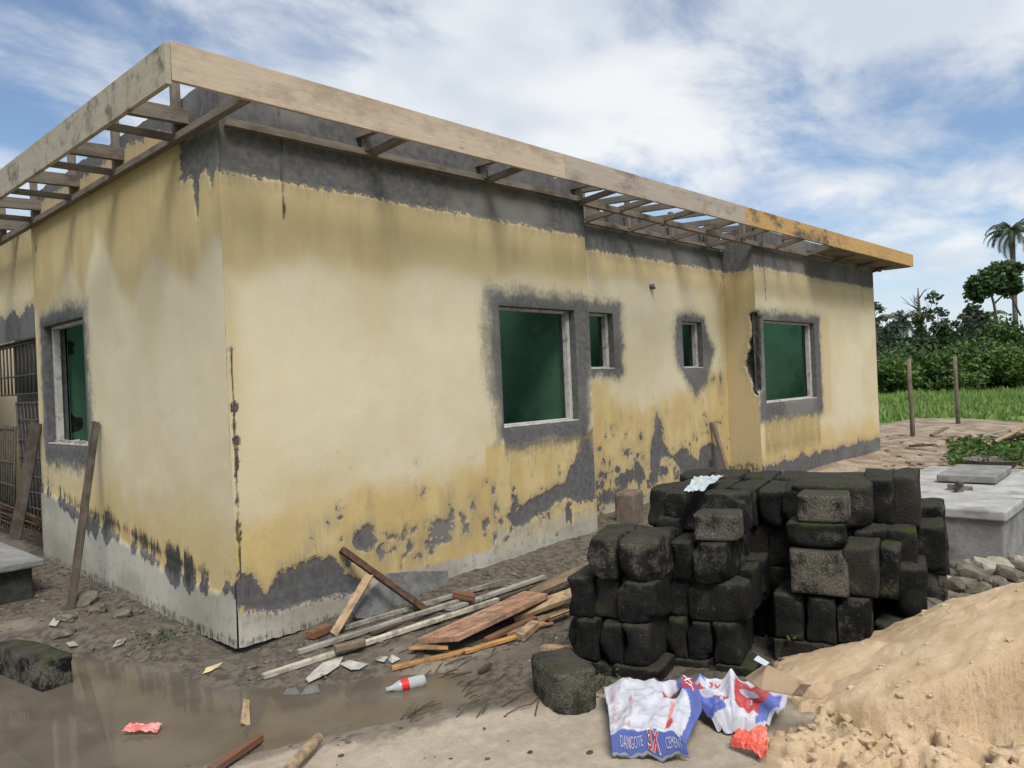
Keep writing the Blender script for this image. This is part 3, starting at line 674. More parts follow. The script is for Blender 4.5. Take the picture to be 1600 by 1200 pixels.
window((0, FRONT_Y2, 0), (1, 0, 0), (0, -1, 0), WIN_S1, w=.05); window((0, FRONT_Y2, 0), (1, 0, 0), (0, -1, 0), WIN_S2, w=.05)
window((0, 0, 0), (1, 0, 0), (0, -1, 0), WIN_W, w=.06)
# rubble left on the sill of the side window
for k in range(7):
    y = 2.62+.13*k+random.uniform(-.03, .03); m = MB(); s = random.uniform(.02, .05)
    m.box((.02+random.uniform(-.01, .04), y, 1.25+s*.2), (s, s*1.3, s*.5), (random.uniform(-.3, .3), random.uniform(-.3, .3), random.random()*3)); m.build('plaster_crumb', M['stone_pale'], house)
# conduit stubs
for (p, nrm) in ((at(1017, 448, FRONT_Y2, 'y'), (0, -1, 0)), (at(9, 394, .25, 'x'), (-1, 0, 0))):
    m = MB(); m.tube([p-Vector(nrm)*.03, p+Vector(nrm)*.03, p+Vector(nrm)*.05+Vector((.01, 0, -.03))], [.03, .035, .012], 10); m.build('conduit_stub', M['steel'], house, smooth=True)

# verandah on the far left: set-back beam and wall, opening closed by an iron grille
def f_beam(s, z):
    n = fbm(s*2+59, z*2, 4, 73); nf = fbm(s*9+24, z*9, 4, 78)
    cem = np.maximum(2.62-z+.3*(n-.5)+.1*(nf-.5), z-3.42)
    return pack(s, z, cem-.03, .6*sst(z, 2.7, 3.0), .3+0*s, .3*sst(2.7-z, 0, .2), .25*sst(.3-s, 0, .2), .35+0*s, .01*(n-.5), TOPZ-.03+0*s)
wall_sheet((.10, YL, 0), (0, 1, 0), (-1, 0, 0), 2.6, 2.30, TOPZ, .03, [], f_beam)
mb = MB(); mb.box((.21, YL+1.3, 2.292), (.2, 2.6, .012)); mb.build('lintel_soffit', M['cement'], house)
wall_sheet((0, YL, 0), (1, 0, 0), (0, 1, 0), .2, -.01, TOPZ, .06, [], plain)
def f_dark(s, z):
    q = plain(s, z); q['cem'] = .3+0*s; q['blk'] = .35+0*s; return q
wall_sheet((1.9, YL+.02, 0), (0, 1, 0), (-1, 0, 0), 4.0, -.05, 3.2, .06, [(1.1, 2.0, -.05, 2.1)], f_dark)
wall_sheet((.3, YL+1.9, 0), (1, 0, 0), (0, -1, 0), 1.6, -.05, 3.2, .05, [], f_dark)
mb = MB(); mb.box((1.2, YL+.55, .5), (.35, .35, 1.3)); mb.build('brick_pier', M['cement'], house)

# roof edge: battens on the wall, struts, outriggers, rafters and fascia boards
def lum(name, p, q, w, h, mat=None, up=(0, 0, 1)):
    p = Vector(p); q = Vector(q); c = (p+q)/2; d = q-p; L = d.length
    m = MB(); m.box((0, 0, 0), (L, w, h))
    o = m.build(name, mat or M['lumber'], house, bevel=.003)
    d.normalize(); s = Vector(up).cross(d)
    if s.length < 1e-4: s = Vector((0, 1, 0)).cross(d)
    s.normalize(); u = d.cross(s)
    o.matrix_parent_inverse = Matrix.Identity(4)
    o.matrix_world = Matrix(((d.x, s.x, u.x, c.x), (d.y, s.y, u.y, c.y), (d.z, s.z, u.z, c.z), (0, 0, 0, 1)))
    o.matrix_basis = o.matrix_world
    return o
ZB = 3.36
OH = .50
def zf(x): return 3.32+.0068*(x+.5)                       # fascia foot climbs gently to the far end
lum('batten', (-.03, -.47, ZB), (-.03, 6.4, ZB-.03), .05, .05)
lum('batten', (.04, -.03, ZB-.02), (XA-.02, -.03, ZB+.02), .05, .05)
lum('batten', (XA-.02, FRONT_Y2-.04, ZB-.03), (XW-.03, FRONT_Y2-.04, ZB-.02), .05, .05)
lum('batten', (XA-.1, -.03, ZB), (XW+.3, -.03, ZB-.02), .05, .06)
lum('batten', (XW+.2, -.035, ZB-.02), (HX1+.3, -.035, ZB+.02), .05, .05)
SY = [.50, 1.57, 2.55, 3.62, 4.7, 5.7]
for y in SY:
    lum('strut', (-.03, y, ZB), (-.03, y+.01, 3.80), .055, .05, up=(0, 1, 0))
    lum('outrigger', (-.03, y+.055, ZB+.01), (-OH+.02, y+.055, 3.36), .045, .045)
    lum('rafter', (-OH+.012, y-.06, 3.47), (4.2, y-.06, 3.64), .05, .10)
SXR = [1.13, 2.36, 3.66]
for x in SXR:
    lum('strut', (x, -.04, ZB), (x, -.04, 3.60), .05, .05, up=(1, 0, 0))
    lum('outrigger', (x+.055, -.02, ZB+.0), (x+.055, -OH+.02, zf(x)+.05), .045, .05)
for x in (4.3, 5.15, 6.1, 7.0):
    lum('strut', (x, FRONT_Y2-.05, ZB-.02), (x, FRONT_Y2-.05, 3.66), .05, .05, up=(1, 0, 0))
    lum('outrigger', (x+.055, FRONT_Y2-.02, ZB-.02), (x+.055, -OH+.02, zf(x)+.05), .045, .055)
lum('strut', (7.15, -.03, ZB), (7.15, -.03, 3.62), .07, .05, up=(1, 0, 0))
for x in (8.1, 9.2, 10.3, 11.4, 12.25):
    lum('outrigger', (x, -.01, ZB-.02), (x, -OH+.02, zf(x)+.04), .05, .05)
for x in (1.1, 2.33, 3.63, 8.5, 10.0, 11.5):
    lum('rafter', (x, -OH+.012, zf(x)+.15), (x, 5.0, 3.66), .05, .08)
# parallel trusses standing over the middle rooms
for x in (4.05, 4.75, 5.45, 6.15, 6.85, 7.55):
    lum('truss_chord', (x, -.45, zf(x)+.19), (x, 6.6, 3.98), .05, .07); lum('truss_chord', (x, .5, 3.56), (x, 6.6, 3.58), .05, .08)
    for k in range(7):
        y = .9+.8*k; zt = 3.53+.06*y; lum('truss_web', (x, y, 3.57), (x, y, zt), .05, .05, up=(1, 0, 0)); lum('truss_web', (x, y+.06, 3.58), (x, y+.74, zt+.03), .045, .045)
# masonry upstand of an inner wall behind the left eave
def f_up(s, z):
    n = fbm(s*3, z*3, 3, 5); return pack(s, z, .3+0*s, 0*s, 0*s, 0*s, .25*n, 0*s, .02*(n-.5), 3.62+.05*(np.floor(vnoise(s*2.3, s*0, 9)*3)/3-.5))
wall_sheet((.25, .2, 0), (0, 1, 0), (-1, 0, 0), 4.5, 3.40, 3.62, .05, [], f_up)
def fascia(p, q, mat, h=.215, t=.03, nm='fascia_board'):
    return lum(nm, p, q, t, h, mat)
fh = .215
fy = -OH
xs_f = [-OH, 2.87, 6.25, 9.36, 12.9]
for i, k in enumerate(('fascia_a', 'fascia_b', 'fascia_c', 'fascia_d')):
    a, b = xs_f[i], xs_f[i+1]
    o = fascia((a+.001, fy, zf(a)+fh/2), (b-.001, fy, zf(b)+fh/2), M[k], fh)
    if i == 0: o['label'] = 'long pale fascia board at the near corner'
    if i >= 2: o['label'] = 'orange painted fascia board with dark stains' if i == 2 else 'clean orange fascia board at the far end'
def fascia_left():
    m = MB(); m.box((0, 0, 0), (.03, 7.6, .225)); o = m.build('fascia_board', M['fascia_l'], house, bevel=.003); o.location = (-OH-.016, -OH+3.8-.015, 3.435); o.rotation_euler = (.0075, 0, 0)
    o['label'] = 'grey mould stained fascia board over the side wall'
fascia_left()
lum('fascia_board', (12.88, -OH+.016, zf(12.9)+fh/2), (12.88, 4, zf(12.9)+fh/2), .03, fh, M['fascia_d'])
lum('soffit_board', (9.2, -.26, zf(10)+.012), (12.85, -.26, zf(12)+.0), .44, .012, M['lumber'])
lum('soffit_board', (12.58, -.05, zf(12)+.014), (12.58, 3.0, zf(12)+.014), .50, .012, M['lumber'])
# ------------------------------------------------------------------ sandcrete blocks
def rounded_block(seed, r=.16, amp=.03, n=7):
    """unit block: flat faces, worn edges, a few corners knocked off"""
    rr = random.Random(seed); bm = bmesh.new(); bmesh.ops.create_cube(bm, size=2.0)
    bmesh.ops.subdivide_edges(bm, edges=bm.edges[:], cuts=n, use_grid_fill=True)
    V = np.array([v.co[:] for v in bm.verts]); V = np.sign(V)*np.abs(V)**.5
    inn = np.clip(V, -(1-r), 1-r); d = V-inn; L = np.linalg.norm(d, axis=1); k = L > 1e-6
    V[k] = inn[k]+d[k]/L[k][:, None]*r
    for _ in range(3):                                     # chipped corners and edges
        c = np.array([rr.choice((-1, 1)), rr.choice((-1, 1)), rr.choice((-1, 1, .2))]); dd = np.linalg.norm(V-c, axis=1); w = np.clip(1-dd/rr.uniform(.45, .8), 0, 1)
        V -= (c*w[:, None])*rr.uniform(.12, .3)
    q = V*1.7+seed*3.1
    V = V*(1+amp*2*(fbm(q[:, 0]+q[:, 2]*1.7, q[:, 1]-q[:, 2]*.9, 4, seed, .65)-.5))[:, None]
    for v, c in zip(bm.verts, V): v.co = c*.5
    me = bpy.data.meshes.new('sandcrete_block'); bm.to_mesh(me); bm.free()
    me.polygons.foreach_set('use_smooth', [True]*len(me.polygons)); me.materials.append(M['block']); return me
BLK = [rounded_block(s_, r_, a_) for s_, r_, a_ in ((1, .10, .05), (2, .16, .07), (3, .08, .05), (4, .20, .08), (5, .15, .09), (6, .09, .06), (7, .13, .06), (8, .11, .08))]
class Pile:
    def __init__(s, o, yaw): s.o = Vector((*o, 0)); s.e2 = Vector((math.cos(yaw), math.sin(yaw), 0)); s.e1 = Vector((s.e2.y, -s.e2.x, 0)); s.yaw = yaw; s.dz = 0.0
    def put(s, a, b, z0, w, l, h, label, pale=.0, tw=0.0, tilt=(0, 0), v=None):
        o = bpy.data.objects.new('sandcrete_block', BLK[random.randrange(8) if v is None else v]); COL.objects.link(o)
        p = s.o+s.e1*a+s.e2*b
        o.location = (p.x, p.y, z0+h/2+s.dz); o.rotation_euler = (tilt[0], tilt[1], s.yaw+tw+random.uniform(-.03, .03)); o.scale = (l*1.0, w*1.03, h*1.02)
        o['pale'] = float(pale); tag(o, label, 'concrete block', 'old sandcrete blocks'); return o
ang = math.radians(15)
PL = Pile((.96, -1.95), ang); PM = Pile((1.32, -2.28), ang); PR = Pile((1.75, -2.75), ang)
PL.dz = -.045; PM.dz = -.03; PR.dz = -.01
b = PL.put
b(.10, .14, -.06, .24, .28, .17, 'mossy base block at the left foot of the left pile of blocks'); b(.35, .13, -.06, .26, .28, .18, 'mossy base block under the right end of the left pile of blocks')
b(-.02, .28, .10, .12, .40, .21, 'mossy block set back at the far left of the left pile, second course')
b(.06, .22, .115, .135, .44, .22, 'upright block end, left of the three in the second course, left pile')
b(.205, .225, .115, .135, .44, .215, 'upright block end, middle of the three in the second course, left pile')
b(.355, .215, .115, .15, .44, .225, 'upright block end, right of the three in the second course, left pile')
b(.02, .25, .335, .14, .44, .22, 'mossy block end at the left of the third course, left pile', tw=.05)
b(.165, .30, .335, .14, .44, .215, 'dark recessed block in the middle of the third course, left pile')
b(.36, .225, .338, .21, .44, .225, 'dark wide block at the right of the third course, left pile')
b(.155, .235, .558, .165, .42, .225, 'rounded block with pale lime marks, top left of the left pile', .45, v=4)
b(.375, .23, .562, .215, .42, .225, 'rounded block with pale lime marks, top right of the left pile', .45, v=3)
b(.40, .70, .40, .16, .42, .42, 'dark block standing behind the top of the left pile')
for i, (a, z, h) in enumerate(((.08, -.04, .36), (.27, -.04, .36))):
    b(a, .74, z, .18, .40, h, ('dark', 'dim')[i]+' block in the shadow behind the left pile, '+('left', 'right')[i]+' one')
b = PM.put
b(.12, .13, -.08, .25, .28, .16, 'base block under the left of the middle pile'); b(.37, .13, -.08, .25, .28, .16, 'base block under the right of the middle pile')
b(-.08, .25, .07, .13, .44, .23, 'dark block in the gap left of the second course, middle pile')
b(.075, .22, .075, .125, .44, .225, 'upright block end, left of the three in the second course, middle pile')
b(.21, .22, .075, .125, .44, .215, 'upright block end, middle of the three in the second course, middle pile')
b(.35, .215, .075, .14, .44, .222, 'upright block end, right of the three in the second course, middle pile')
b(.06, .26, .30, .20, .44, .20, 'dark recessed block at the left of the third course, middle pile')
b(.31, .12, .295, .30, .22, .215, 'wide mossy block in the third course, middle pile')
b(.40, .36, .295, .13, .20, .235, 'mossy topped block end on the right flank of the middle pile, nearer one')
b(.42, .56, .295, .13, .20, .25, 'mossy topped block end on the right flank of the middle pile, farther one')
b(.0, .23, .508, .125, .44, .215, 'block end at the left of the fourth course, middle pile')
b(.135, .23, .508, .13, .44, .21, 'narrow block end second in the fourth course, middle pile')
b(.295, .20, .505, .175, .46, .222, 'grey worn block end in the fourth course under the small loose block', .25)
b(.315, .11, .735, .235, .20, .145, 'small pale loose block lying on top of the middle pile front', .75, tw=.06, v=1)
b(.20, .36, .735, .46, .19, .215, 'long block lying crosswise on top of the middle pile', .2, v=0)
b(.16, .62, .50, .42, .2, .22, 'block under the plastic covered top of the middle pile'); b(.0, .62, .27, .2, .42, .22, 'dark block deep in the middle of the middle pile')
# back rows, higher, moss on top
for i, (a, bb, z0, l) in enumerate(((-.18, .86, .68, .44), (-.02, .88, .70, .44), (.16, .86, .70, .45), (.34, .88, .70, .45), (.52, .86, .70, .45))):
    b(a, bb, z0, .165, l, .23, ('leftmost', 'second', 'third', 'fourth', 'rightmost')[i]+' mossy block in the back row with the plastic sheet on it')
for i, (a, bb) in enumerate(((-.16, .9), (.03, .9), (.22, .9), (.41, .9), (.56, .9))):
    b(a, bb, .46, .18, .42, .235, ('leftmost', 'second', 'third', 'fourth', 'rightmost')[i]+' shaded block in the back row, one course below the plastic sheet'); 
for i, a in enumerate((-.12, .1, .32, .54)):
    b(a, .9, -.03, .21, .42, .49, ('leftmost', 'second', 'third', 'rightmost')[i]+' block standing at the foot of the back row')
for i, (a, bb) in enumerate(((-.10, 1.32), (.12, 1.32), (.34, 1.32), (.56, 1.32))):
    b(a, bb, .60, .2, .42, .34, ('leftmost', 'second', 'third', 'rightmost')[i]+' mossy block in the rear row nearest the house')
    b(a, bb, .0, .2, .42, .59, ('leftmost', 'second', 'third', 'rightmost')[i]+' hidden block standing under the rear row nearest the house')
b(.74, .84, .655, .17, .44, .235, 'dark block with a squared corner at the right end of the back row')
b(.74, .84, .40, .18, .42, .25, 'block under the squared corner block of the back row')
b(.74, .84, -.03, .2, .42, .43, 'block at the foot of the right end of the back row')
b = PR.put
b(.25, .14, -.06, .52, .30, .19, 'long base block at the foot of the right pile beside the sand', .15, v=2)
b(.07, .22, .135, .15, .44, .245, 'upright block end, left of the three in the second course, right pile')
b(.23, .22, .135, .15, .44, .24, 'upright block end, middle of the three in the second course, right pile')
b(.395, .22, .138, .165, .44, .25, 'upright block end, right of the three in the second course, sand dusted', .35)
b(.235, .10, .40, .285, .22, .235, 'square grey block with worn face, third course of the right pile', .8, v=2)
b(.44, .25, .395, .165, .44, .255, 'dark block end beside the square grey block, right pile', .1)
b(.57, .34, .36, .10, .34, .27, 'thin worn slab leaning at the right side of the right pile', .3, tilt=(.08, 0))
b(.22, .12, .645, .29, .21, .135, 'dark rounded block lying flat under the pale top block, right pile', .1, v=3)
b(.26, .12, .785, .25, .20, .15, 'pale rounded block on the very top of the right pile', .8, v=1)
b(.08, .56, .68, .165, .50, .24, 'dark block end left of the big mossy block, right pile')
b(.27, .62, .70, .42, .62, .25, 'big mossy topped block behind the right pile', .2, tilt=(0, 0))
b(.51, .80, .68, .17, .5, .28, 'dark upright block right of the big mossy block, nearer one'); b(.66, .84, .68, .14, .5, .285, 'dark upright block right of the big mossy block, farther one')
b(.47, .56, .46, .17, .42, .235, 'mossy block below the big mossy block, left one'); b(.62, .62, .42, .17, .44, .27, 'block below the big mossy block, right one')
b(.67, .46, .22, .15, .36, .29, 'standing mossy block at the right flank of the right pile', .1, tilt=(.05, 0))
b(.64, .38, -.05, .30, .4, .27, 'broad base block at the right flank, sand against it', .3)
b(.25, .62, .42, .3, .5, .27, 'shaded block inside the right pile'); b(.2, .62, .0, .4, .5, .42, 'hidden base block inside the right pile')
b(.62, .8, .0, .36, .5, .42, 'base block behind the right flank of the right pile'); b(.75, .82, .42, .2, .4, .26, 'shaded block under the dark upright blocks')
b(.74, 1.05, .56, .24, .30, .20, 'brownish block on top of the rightmost column', .35); b(.76, 1.05, .34, .22, .32, .22, 'dark chipped block in the middle of the rightmost column')
b(.75, 1.06, .06, .2, .34, .28, 'pale sided block low in the rightmost column', .5); b(.75, 1.08, -.05, .28, .4, .11, 'base block of the rightmost column')
PX = Pile((.56, -1.98), math.radians(-25))
PX.put(.10, .13, -.05, .33, .22, .25, 'single broken sandcrete block standing alone beside the puddle', .75, v=3)
PX = Pile((-1.02, .30), math.radians(8))
o = PX.put(-.36, .10, -.08, .62, .17, .22, 'sandcrete block lying in the puddle at the left edge', .6, v=2)

# ------------------------------------------------------------------ timber and scrap lying about
def board(name, p, q, w, t, mat, label, cat, roll=0.0, taper=0.0, bow=0.0, seed=0, group=None, rag=.0):
    """a sawn piece from p to q: built along X with slightly uneven edges, ends cut askew"""
    p = Vector(p); q = Vector(q); L = (q-p).length; ns = max(3, int(L/.12)); rr = random.Random(seed*7+len(label)); V = []; F = []
    for i in range(ns+1):
        x = -L/2+L*i/ns; ww = w*(1-taper*(i/ns))*(1+rag*(rr.random()-.5)); zz = bow*math.sin(PI*i/ns)
        sk = (rr.random()-.5)*w*.35 if i in (0, ns) else 0
        for (j, k) in ((-1, -1), (1, -1), (1, 1), (-1, 1)):
            V.append((x+sk*j, j*ww/2+(rr.random()-.5)*.002, zz+k*t/2))
    for i in range(ns):
        for k in range(4): F.append((i*4+k, i*4+(k+1) % 4, i*4+4+(k+1) % 4, i*4+4+k))
    F += [(3, 2, 1, 0), tuple(ns*4+k for k in range(4))]
    o = mesh_obj(name, V, F, mat); bv = o.modifiers.new('bevel', 'BEVEL'); bv.width = min(w, t)*.08; bv.segments = 1; bv.limit_method = 'ANGLE'
    d = (q-p).normalized(); s = Vector((0, 0, 1)).cross(d)
    s = Vector((1, 0, 0)) if s.length < 1e-4 else s.normalized()
    u = d.cross(s); R = Matrix((d, s, u)).transposed() @ Matrix.Rotation(roll, 3, 'X'); c = (p+q)/2
    o.matrix_world = Matrix.Translation(c) @ R.to_4x4()
    return tag(o, label, cat, group)
def gp(px, py, dz=0.0):
    """ground point under a pixel, raised by dz above the real terrain"""
    v = at(px, py, 0)
    for _ in range(4): v = at(px, py, gz(v.x, v.y)+dz)
    return v
TG = 'timber offcuts by the house wall'
board('pole', gp(411, 1057, .02), gp(778, 937, .05), .036, .03, W['pale'], 'longest pale pole lying nearest the puddle', 'pole', seed=1, group=TG)
board('pole', gp(466, 1019, .02), gp(716, 940, .04), .036, .03, W['grey'], 'grey pole lying just behind the longest pale pole', 'pole', seed=2, group=TG)
board('pole', gp(537, 981, .02), gp(785, 908, .05), .03, .03, W['grey'], 'weathered grey pole nearest the wall', 'pole', seed=3, group=TG)
board('plank', gp(700, 952, .02), gp(850, 901, .03), .05, .025, W['grey'], 'grey plank at the back of the timber heap', 'plank', seed=4, group=TG)
board('plank', gp(640, 983, .015), gp(860, 908, .02), .03, .02, W['dark'], 'thin dark lath between the pale pole and the red board', 'lath', seed=5, group=TG)
board('plank', gp(580, 990, .015), gp(660, 962, .02), .03, .02, W['dark'], 'short wet lath under the grey poles', 'lath', seed=6, group=TG)
board('plank', gp(684, 1000, .085), gp(838, 929, .10), .27, .035, W['brown'], 'wide red brown board lying on top of the heap', 'plank', roll=-.14, seed=7, group=TG)
board('plank', gp(800, 962, .05), gp(903, 925, .09), .10, .035, W['tan'], 'tan board wedged against the left pile of blocks', 'plank', roll=.3, seed=8, group=TG)
board('plank', gp(795, 945, .06), gp(918, 890, .09), .07, .03, W['mid'], 'brown board behind the tan board', 'plank', roll=.2, seed=9, group=TG)
board('plank', gp(830, 925, .05), gp(922, 880, .07), .04, .03, W['mid'], 'narrow brown lath behind the heap', 'lath', seed=29, group=TG)
board('plank', gp(612, 1044, .012), gp(735, 1015, .02), .035, .022, W['orange'], 'long thin orange lath lying in the wet mud', 'lath', seed=10, group=TG)
board('plank', gp(725, 1019, .015), gp(815, 992, .02), .04, .02, W['orange'], 'orange lath continuing toward the blocks', 'lath', seed=11, group=TG)
board('plank', gp(645, 1011, .03), gp(700, 1012, .05), .11, .016, W['orange'], 'bright orange offcut under the red board', 'offcut', roll=-.2, taper=.5, seed=12, group=TG)
board('plank', gp(852, 968, .05), gp(892, 953, .05), .10, .012, W['orange'], 'orange plywood scrap next to the left pile', 'offcut', roll=-.5, seed=13, group=TG)
board('plank', gp(813, 996, .03), gp(836, 975, .04), .06, .05, W['tan'], 'short tan offcut standing on edge right of the red board', 'offcut', seed=14, group=TG)
board('plank', gp(846, 1014, .03), gp(912, 1017, .03), .05, .045, W['tan'], 'light tan offcut above the lone block', 'offcut', seed=15, group=TG)
board('plank', gp(523, 1014, .05), gp(570, 1003, .05), .055, .04, W['mid'], 'short brown offcut resting on the pale pole', 'offcut', seed=16, group=TG)
board('plank', gp(711, 928, .07), gp(742, 934, .07), .06, .045, W['rustwood'], 'short dark red offcut on the grey poles', 'offcut', seed=17, group=TG)
board('plank', gp(484, 993, .03), gp(514, 980, .035), .06, .05, W['rustwood'], 'brick red offcut by the foot of the leaning stick', 'offcut', seed=18, group=TG)
board('plank', gp(760, 1000, .03), gp(835, 965, .03), .045, .025, W['rustwood'], 'dark red lath under the red board', 'lath', seed=19, group=TG)
board('plank', gp(790, 990, .02), gp(860, 972, .02), .06, .015, W['brown'], 'broken brown strip in the mud left of the blocks', 'offcut', seed=20, group=TG)
board('plank', gp(690, 1028, .008), gp(840, 968, .01), .02, .014, W['dark'], 'thin wet stick below the red board', 'stick', seed=21, group=TG)
board('plank', gp(710, 1052, .01), gp(736, 1047, .012), .022, .014, W['mid'], 'small brown chip above the bottle', 'offcut', seed=22, group=TG)
board('plank', gp(748, 1050, .015), gp(768, 1038, .04), .03, .02, W['dark'], 'small black offcut near the lone block', 'offcut', seed=23, group=TG)
board('plank', gp(680, 1082, .006), gp(760, 1066, .008), .022, .014, W['dark'], 'wet black stick behind the bottle', 'stick', seed=24, group=TG)
# leaning pieces
tA = at(533, 858, -.02, 'y')
board('rusty_angle_iron', gp(665, 953, .02), tA, .045, .045, M['rust'], 'dark rusty bar leaning against the wall over the timber', 'bar', roll=.6, seed=25)
tB = (Vector(tA)+gp(665, 953))/2
pB = at(577, 899, -.20, 'y')
board('plank', gp(521, 992, .01), pB, .055, .022, W['tan'], 'short tan stick propped against the rusty bar', 'stick', roll=.5, seed=26, group=TG)
def sheet_scrap(name, pts, t, mat, label, cat, group=None):
    """thin plate with the given outline (3D points in order)"""
    P = [Vector(p) for p in pts]; nrm = (P[1]-P[0]).cross(P[-1]-P[0]).normalized()
    if nrm.z < 0 and abs(nrm.z) > .1: nrm = -nrm; P = P[::-1]
    k = len(P); V = [tuple(p) for p in P]+[tuple(p-nrm*t) for p in P]
    F = [tuple(range(k)), tuple(range(2*k-1, k-1, -1))]+[(i, k+i, k+(i+1) % k, (i+1) % k) for i in range(k)]
    return tag(mesh_obj(name, V, F, mat), label, cat, group)
g1, g2 = gp(548, 966, .005), gp(690, 948, .005)
sheet_scrap('cement_board', [at(545, 952, -.14, 'y'), at(558, 966, -.22, 'y'), at(648, 962, -.30, 'y'), at(704, 920, -.10, 'y'), at(699, 892, -.03, 'y'), at(640, 893, -.03, 'y'), at(606, 896, -.04, 'y')], .012, M['cement'], 'dark grey board leaning against the wall behind the timber', 'board')
top = at(150, 660, -.03, 'x'); foot = at(110, 958, .02)
board('pole', (foot.x, foot.y, .03), top, .06, .05, W['weather'], 'brown pole leaning on the side wall under its window', 'pole', roll=.4, seed=27)
board('plank', at(24, 842, -.25, 'x'), at(57, 660, -.04, 'x'), .10, .03, W['weather'], 'plank leaning on the wall end beside the iron grille', 'plank', roll=1.2, seed=28)
board('stick', gp(330, 1203, .02), gp(408, 1152, .03), .05, .03, W['rustwood'], 'brown stick at the bottom edge of the puddle, left one', 'stick', taper=.4, seed=30)
m = MB(); a_, b_ = gp(448, 1206, .03), gp(498, 1152, .045); m.tube([a_, a_.lerp(b_, .35)+Vector((.004, .0, .004)), a_.lerp(b_, .7), b_], [.026, .025, .027, .024], 10)
tag(m.build('round_stick', W['tan'], smooth=False, bevel=.003), 'round tan stick at the bottom edge of the puddle, right one', 'stick')
c = at(387, 1112, WATER_Z+.02)
board('wood_chip', at(383, 1132, WATER_Z+.01), at(385, 1093, WATER_Z+.045), .05, .008, W['tan'], 'split wood chip floating in the puddle', 'offcut', taper=.4, roll=.5, seed=31)
M['paper'] = mat_plain('dirty_white_sheet', (.30, .29, .255), (.44, .42, .375), 14, .8, .3, .003, c3=(.14, .125, .10)); M['yellowp'] = mat_plain('yellow_paint_flake', (.50, .41, .20), (.58, .49, .27), 9, .85, .3, .003)
def scrap(pix, mat, label, dz=.012, lift=None):
    pts = [gp(px, py, dz+(lift[i] if lift else random.uniform(0, .012))) for i, (px, py) in enumerate(pix)]
    return sheet_scrap('scrap_sheet', pts, .004, mat, label, 'scrap', 'flat scraps on the mud')
scrap([(478, 1060), (490, 1048), (505, 1035), (536, 1026), (530, 1040), (512, 1052), (482, 1066)], M['paper'], 'largest white torn sheet below the pale pole')
scrap([(531, 1037), (545, 1031), (575, 1037), (562, 1045), (548, 1046)], M['paper'], 'white torn sheet just right of the largest one')
scrap([(586, 1031), (592, 1024), (606, 1026), (600, 1034)], M['paper'], 'small white sheet above the bottle, left of two'); scrap([(607, 1031), (612, 1022), (625, 1029), (612, 1036)], M['paper'], 'small white sheet above the bottle, right of two', lift=(0, .03, .01, 0))
scrap([(316, 1053), (322, 1043), (349, 1034), (342, 1041), (328, 1049)], M['yellowp'], 'yellow paint flake near the house corner', lift=(0, .02, .03, .01, 0))
scrap([(176, 1011), (183, 1000), (197, 997), (193, 1005)], M['paper'], 'white flake on the mud by the side wall')
scrap([(76, 976), (84, 965), (93, 970), (88, 978)], M['paper'], 'white flake near the foot of the leaning pole')
scrap([(440, 1088), (448, 1076), (462, 1074), (470, 1084)], M['cement'], 'grey flake at the puddle edge, left of two'); scrap([(470, 1085), (478, 1072), (496, 1070), (500, 1082)], M['cement'], 'grey flake at the puddle edge, right of two')
scrap([(103, 1004), (116, 1002), (122, 1008), (108, 1010)], M['stone_pale'], 'pale sliver right of the slab on the mud')

# ------------------------------------------------------------------ bottle
def bottle():
    m, n, bs, tc = new_mat('clear_plastic'); finish(n, bs, (.72, .78, .76), .12, n.bump(n.noise(tc, 60, 3), .2, .004), .5)
    bs.inputs['Transmission Weight'].default_value = .55; bs.inputs['IOR'].default_value = 1.3
    red = mat_plain('red_label', (.55, .02, .025), (.62, .03, .035), 20, .4, .05, .001); wm = mat_plain('white_ink', (.75, .75, .73), (.8, .8, .78), 20, .5, .05, .001)
    p = at(664, 1062, WATER_Z+.03); q = at(603, 1078, WATER_Z+.02); d = (q-p); L = d.length
    e = empty('plastic_bottle', (p+q)/2); x = d.normalized(); y = Vector((0, 0, 1)).cross(x).normalized(); z = x.cross(y)
    e.matrix_world = Matrix.Translation((p+q)/2) @ Matrix((x, y, z)).transposed().to_4x4()
    tag(e, 'empty clear plastic bottle with a red label floating in the puddle', 'bottle')
    k = L/2
    prof = [(-1, .0), (-1, .7), (-.97, .9), (-.9, 1), (-.75, .96), (-.6, 1), (-.2, .98), (.15, .99), (.3, .95), (.5, .72), (.7, .45), (.82, .33), (.84, .42), (.87, .42), (.88, .34), (.93, .34)]
    R = .033
    mb = MB(); mb.tube([(a*k, 0, 0) for a, r in prof[1:]], [r*R for a, r in prof[1:]], 20); ob = mb.build('body', m, e, smooth=True)
    mb = MB(); mb.tube([(.93*k, 0, 0), (1.0*k, 0, 0)], .36*R, 16); mb.build('cap_thread', m, e)
    mb = MB(); mb.tube([(-.12*k, 0, 0), (.26*k, 0, 0)], [1.025*R, 1.0*R], 24, cap=False); mb.build('label_band', red, e, smooth=True)
    f = bpy.data.curves.new('lettering', 'FONT'); f.body = 'Coca-Cola'; f.size = .02; f.align_x = 'CENTER'; f.align_y = 'CENTER'
    t = bpy.data.objects.new('t', f); COL.objects.link(t); dg = bpy.context.evaluated_depsgraph_get(); me = bpy.data.meshes.new_from_object(t.evaluated_get(dg)); bpy.data.objects.remove(t)
    bm = bmesh.new(); bm.from_mesh(me)
    for v in bm.verts:
        a = v.co.y/R+math.radians(62); v.co = Vector((.06*k-v.co.x*.0-v.co.x*.42, -math.cos(a)*1.05*R, math.sin(a)*1.05*R))
    bm.to_mesh(me); bm.free(); me.materials.append(wm); o = bpy.data.objects.new('lettering', me); COL.objects.link(o); o.parent = e
bottle()

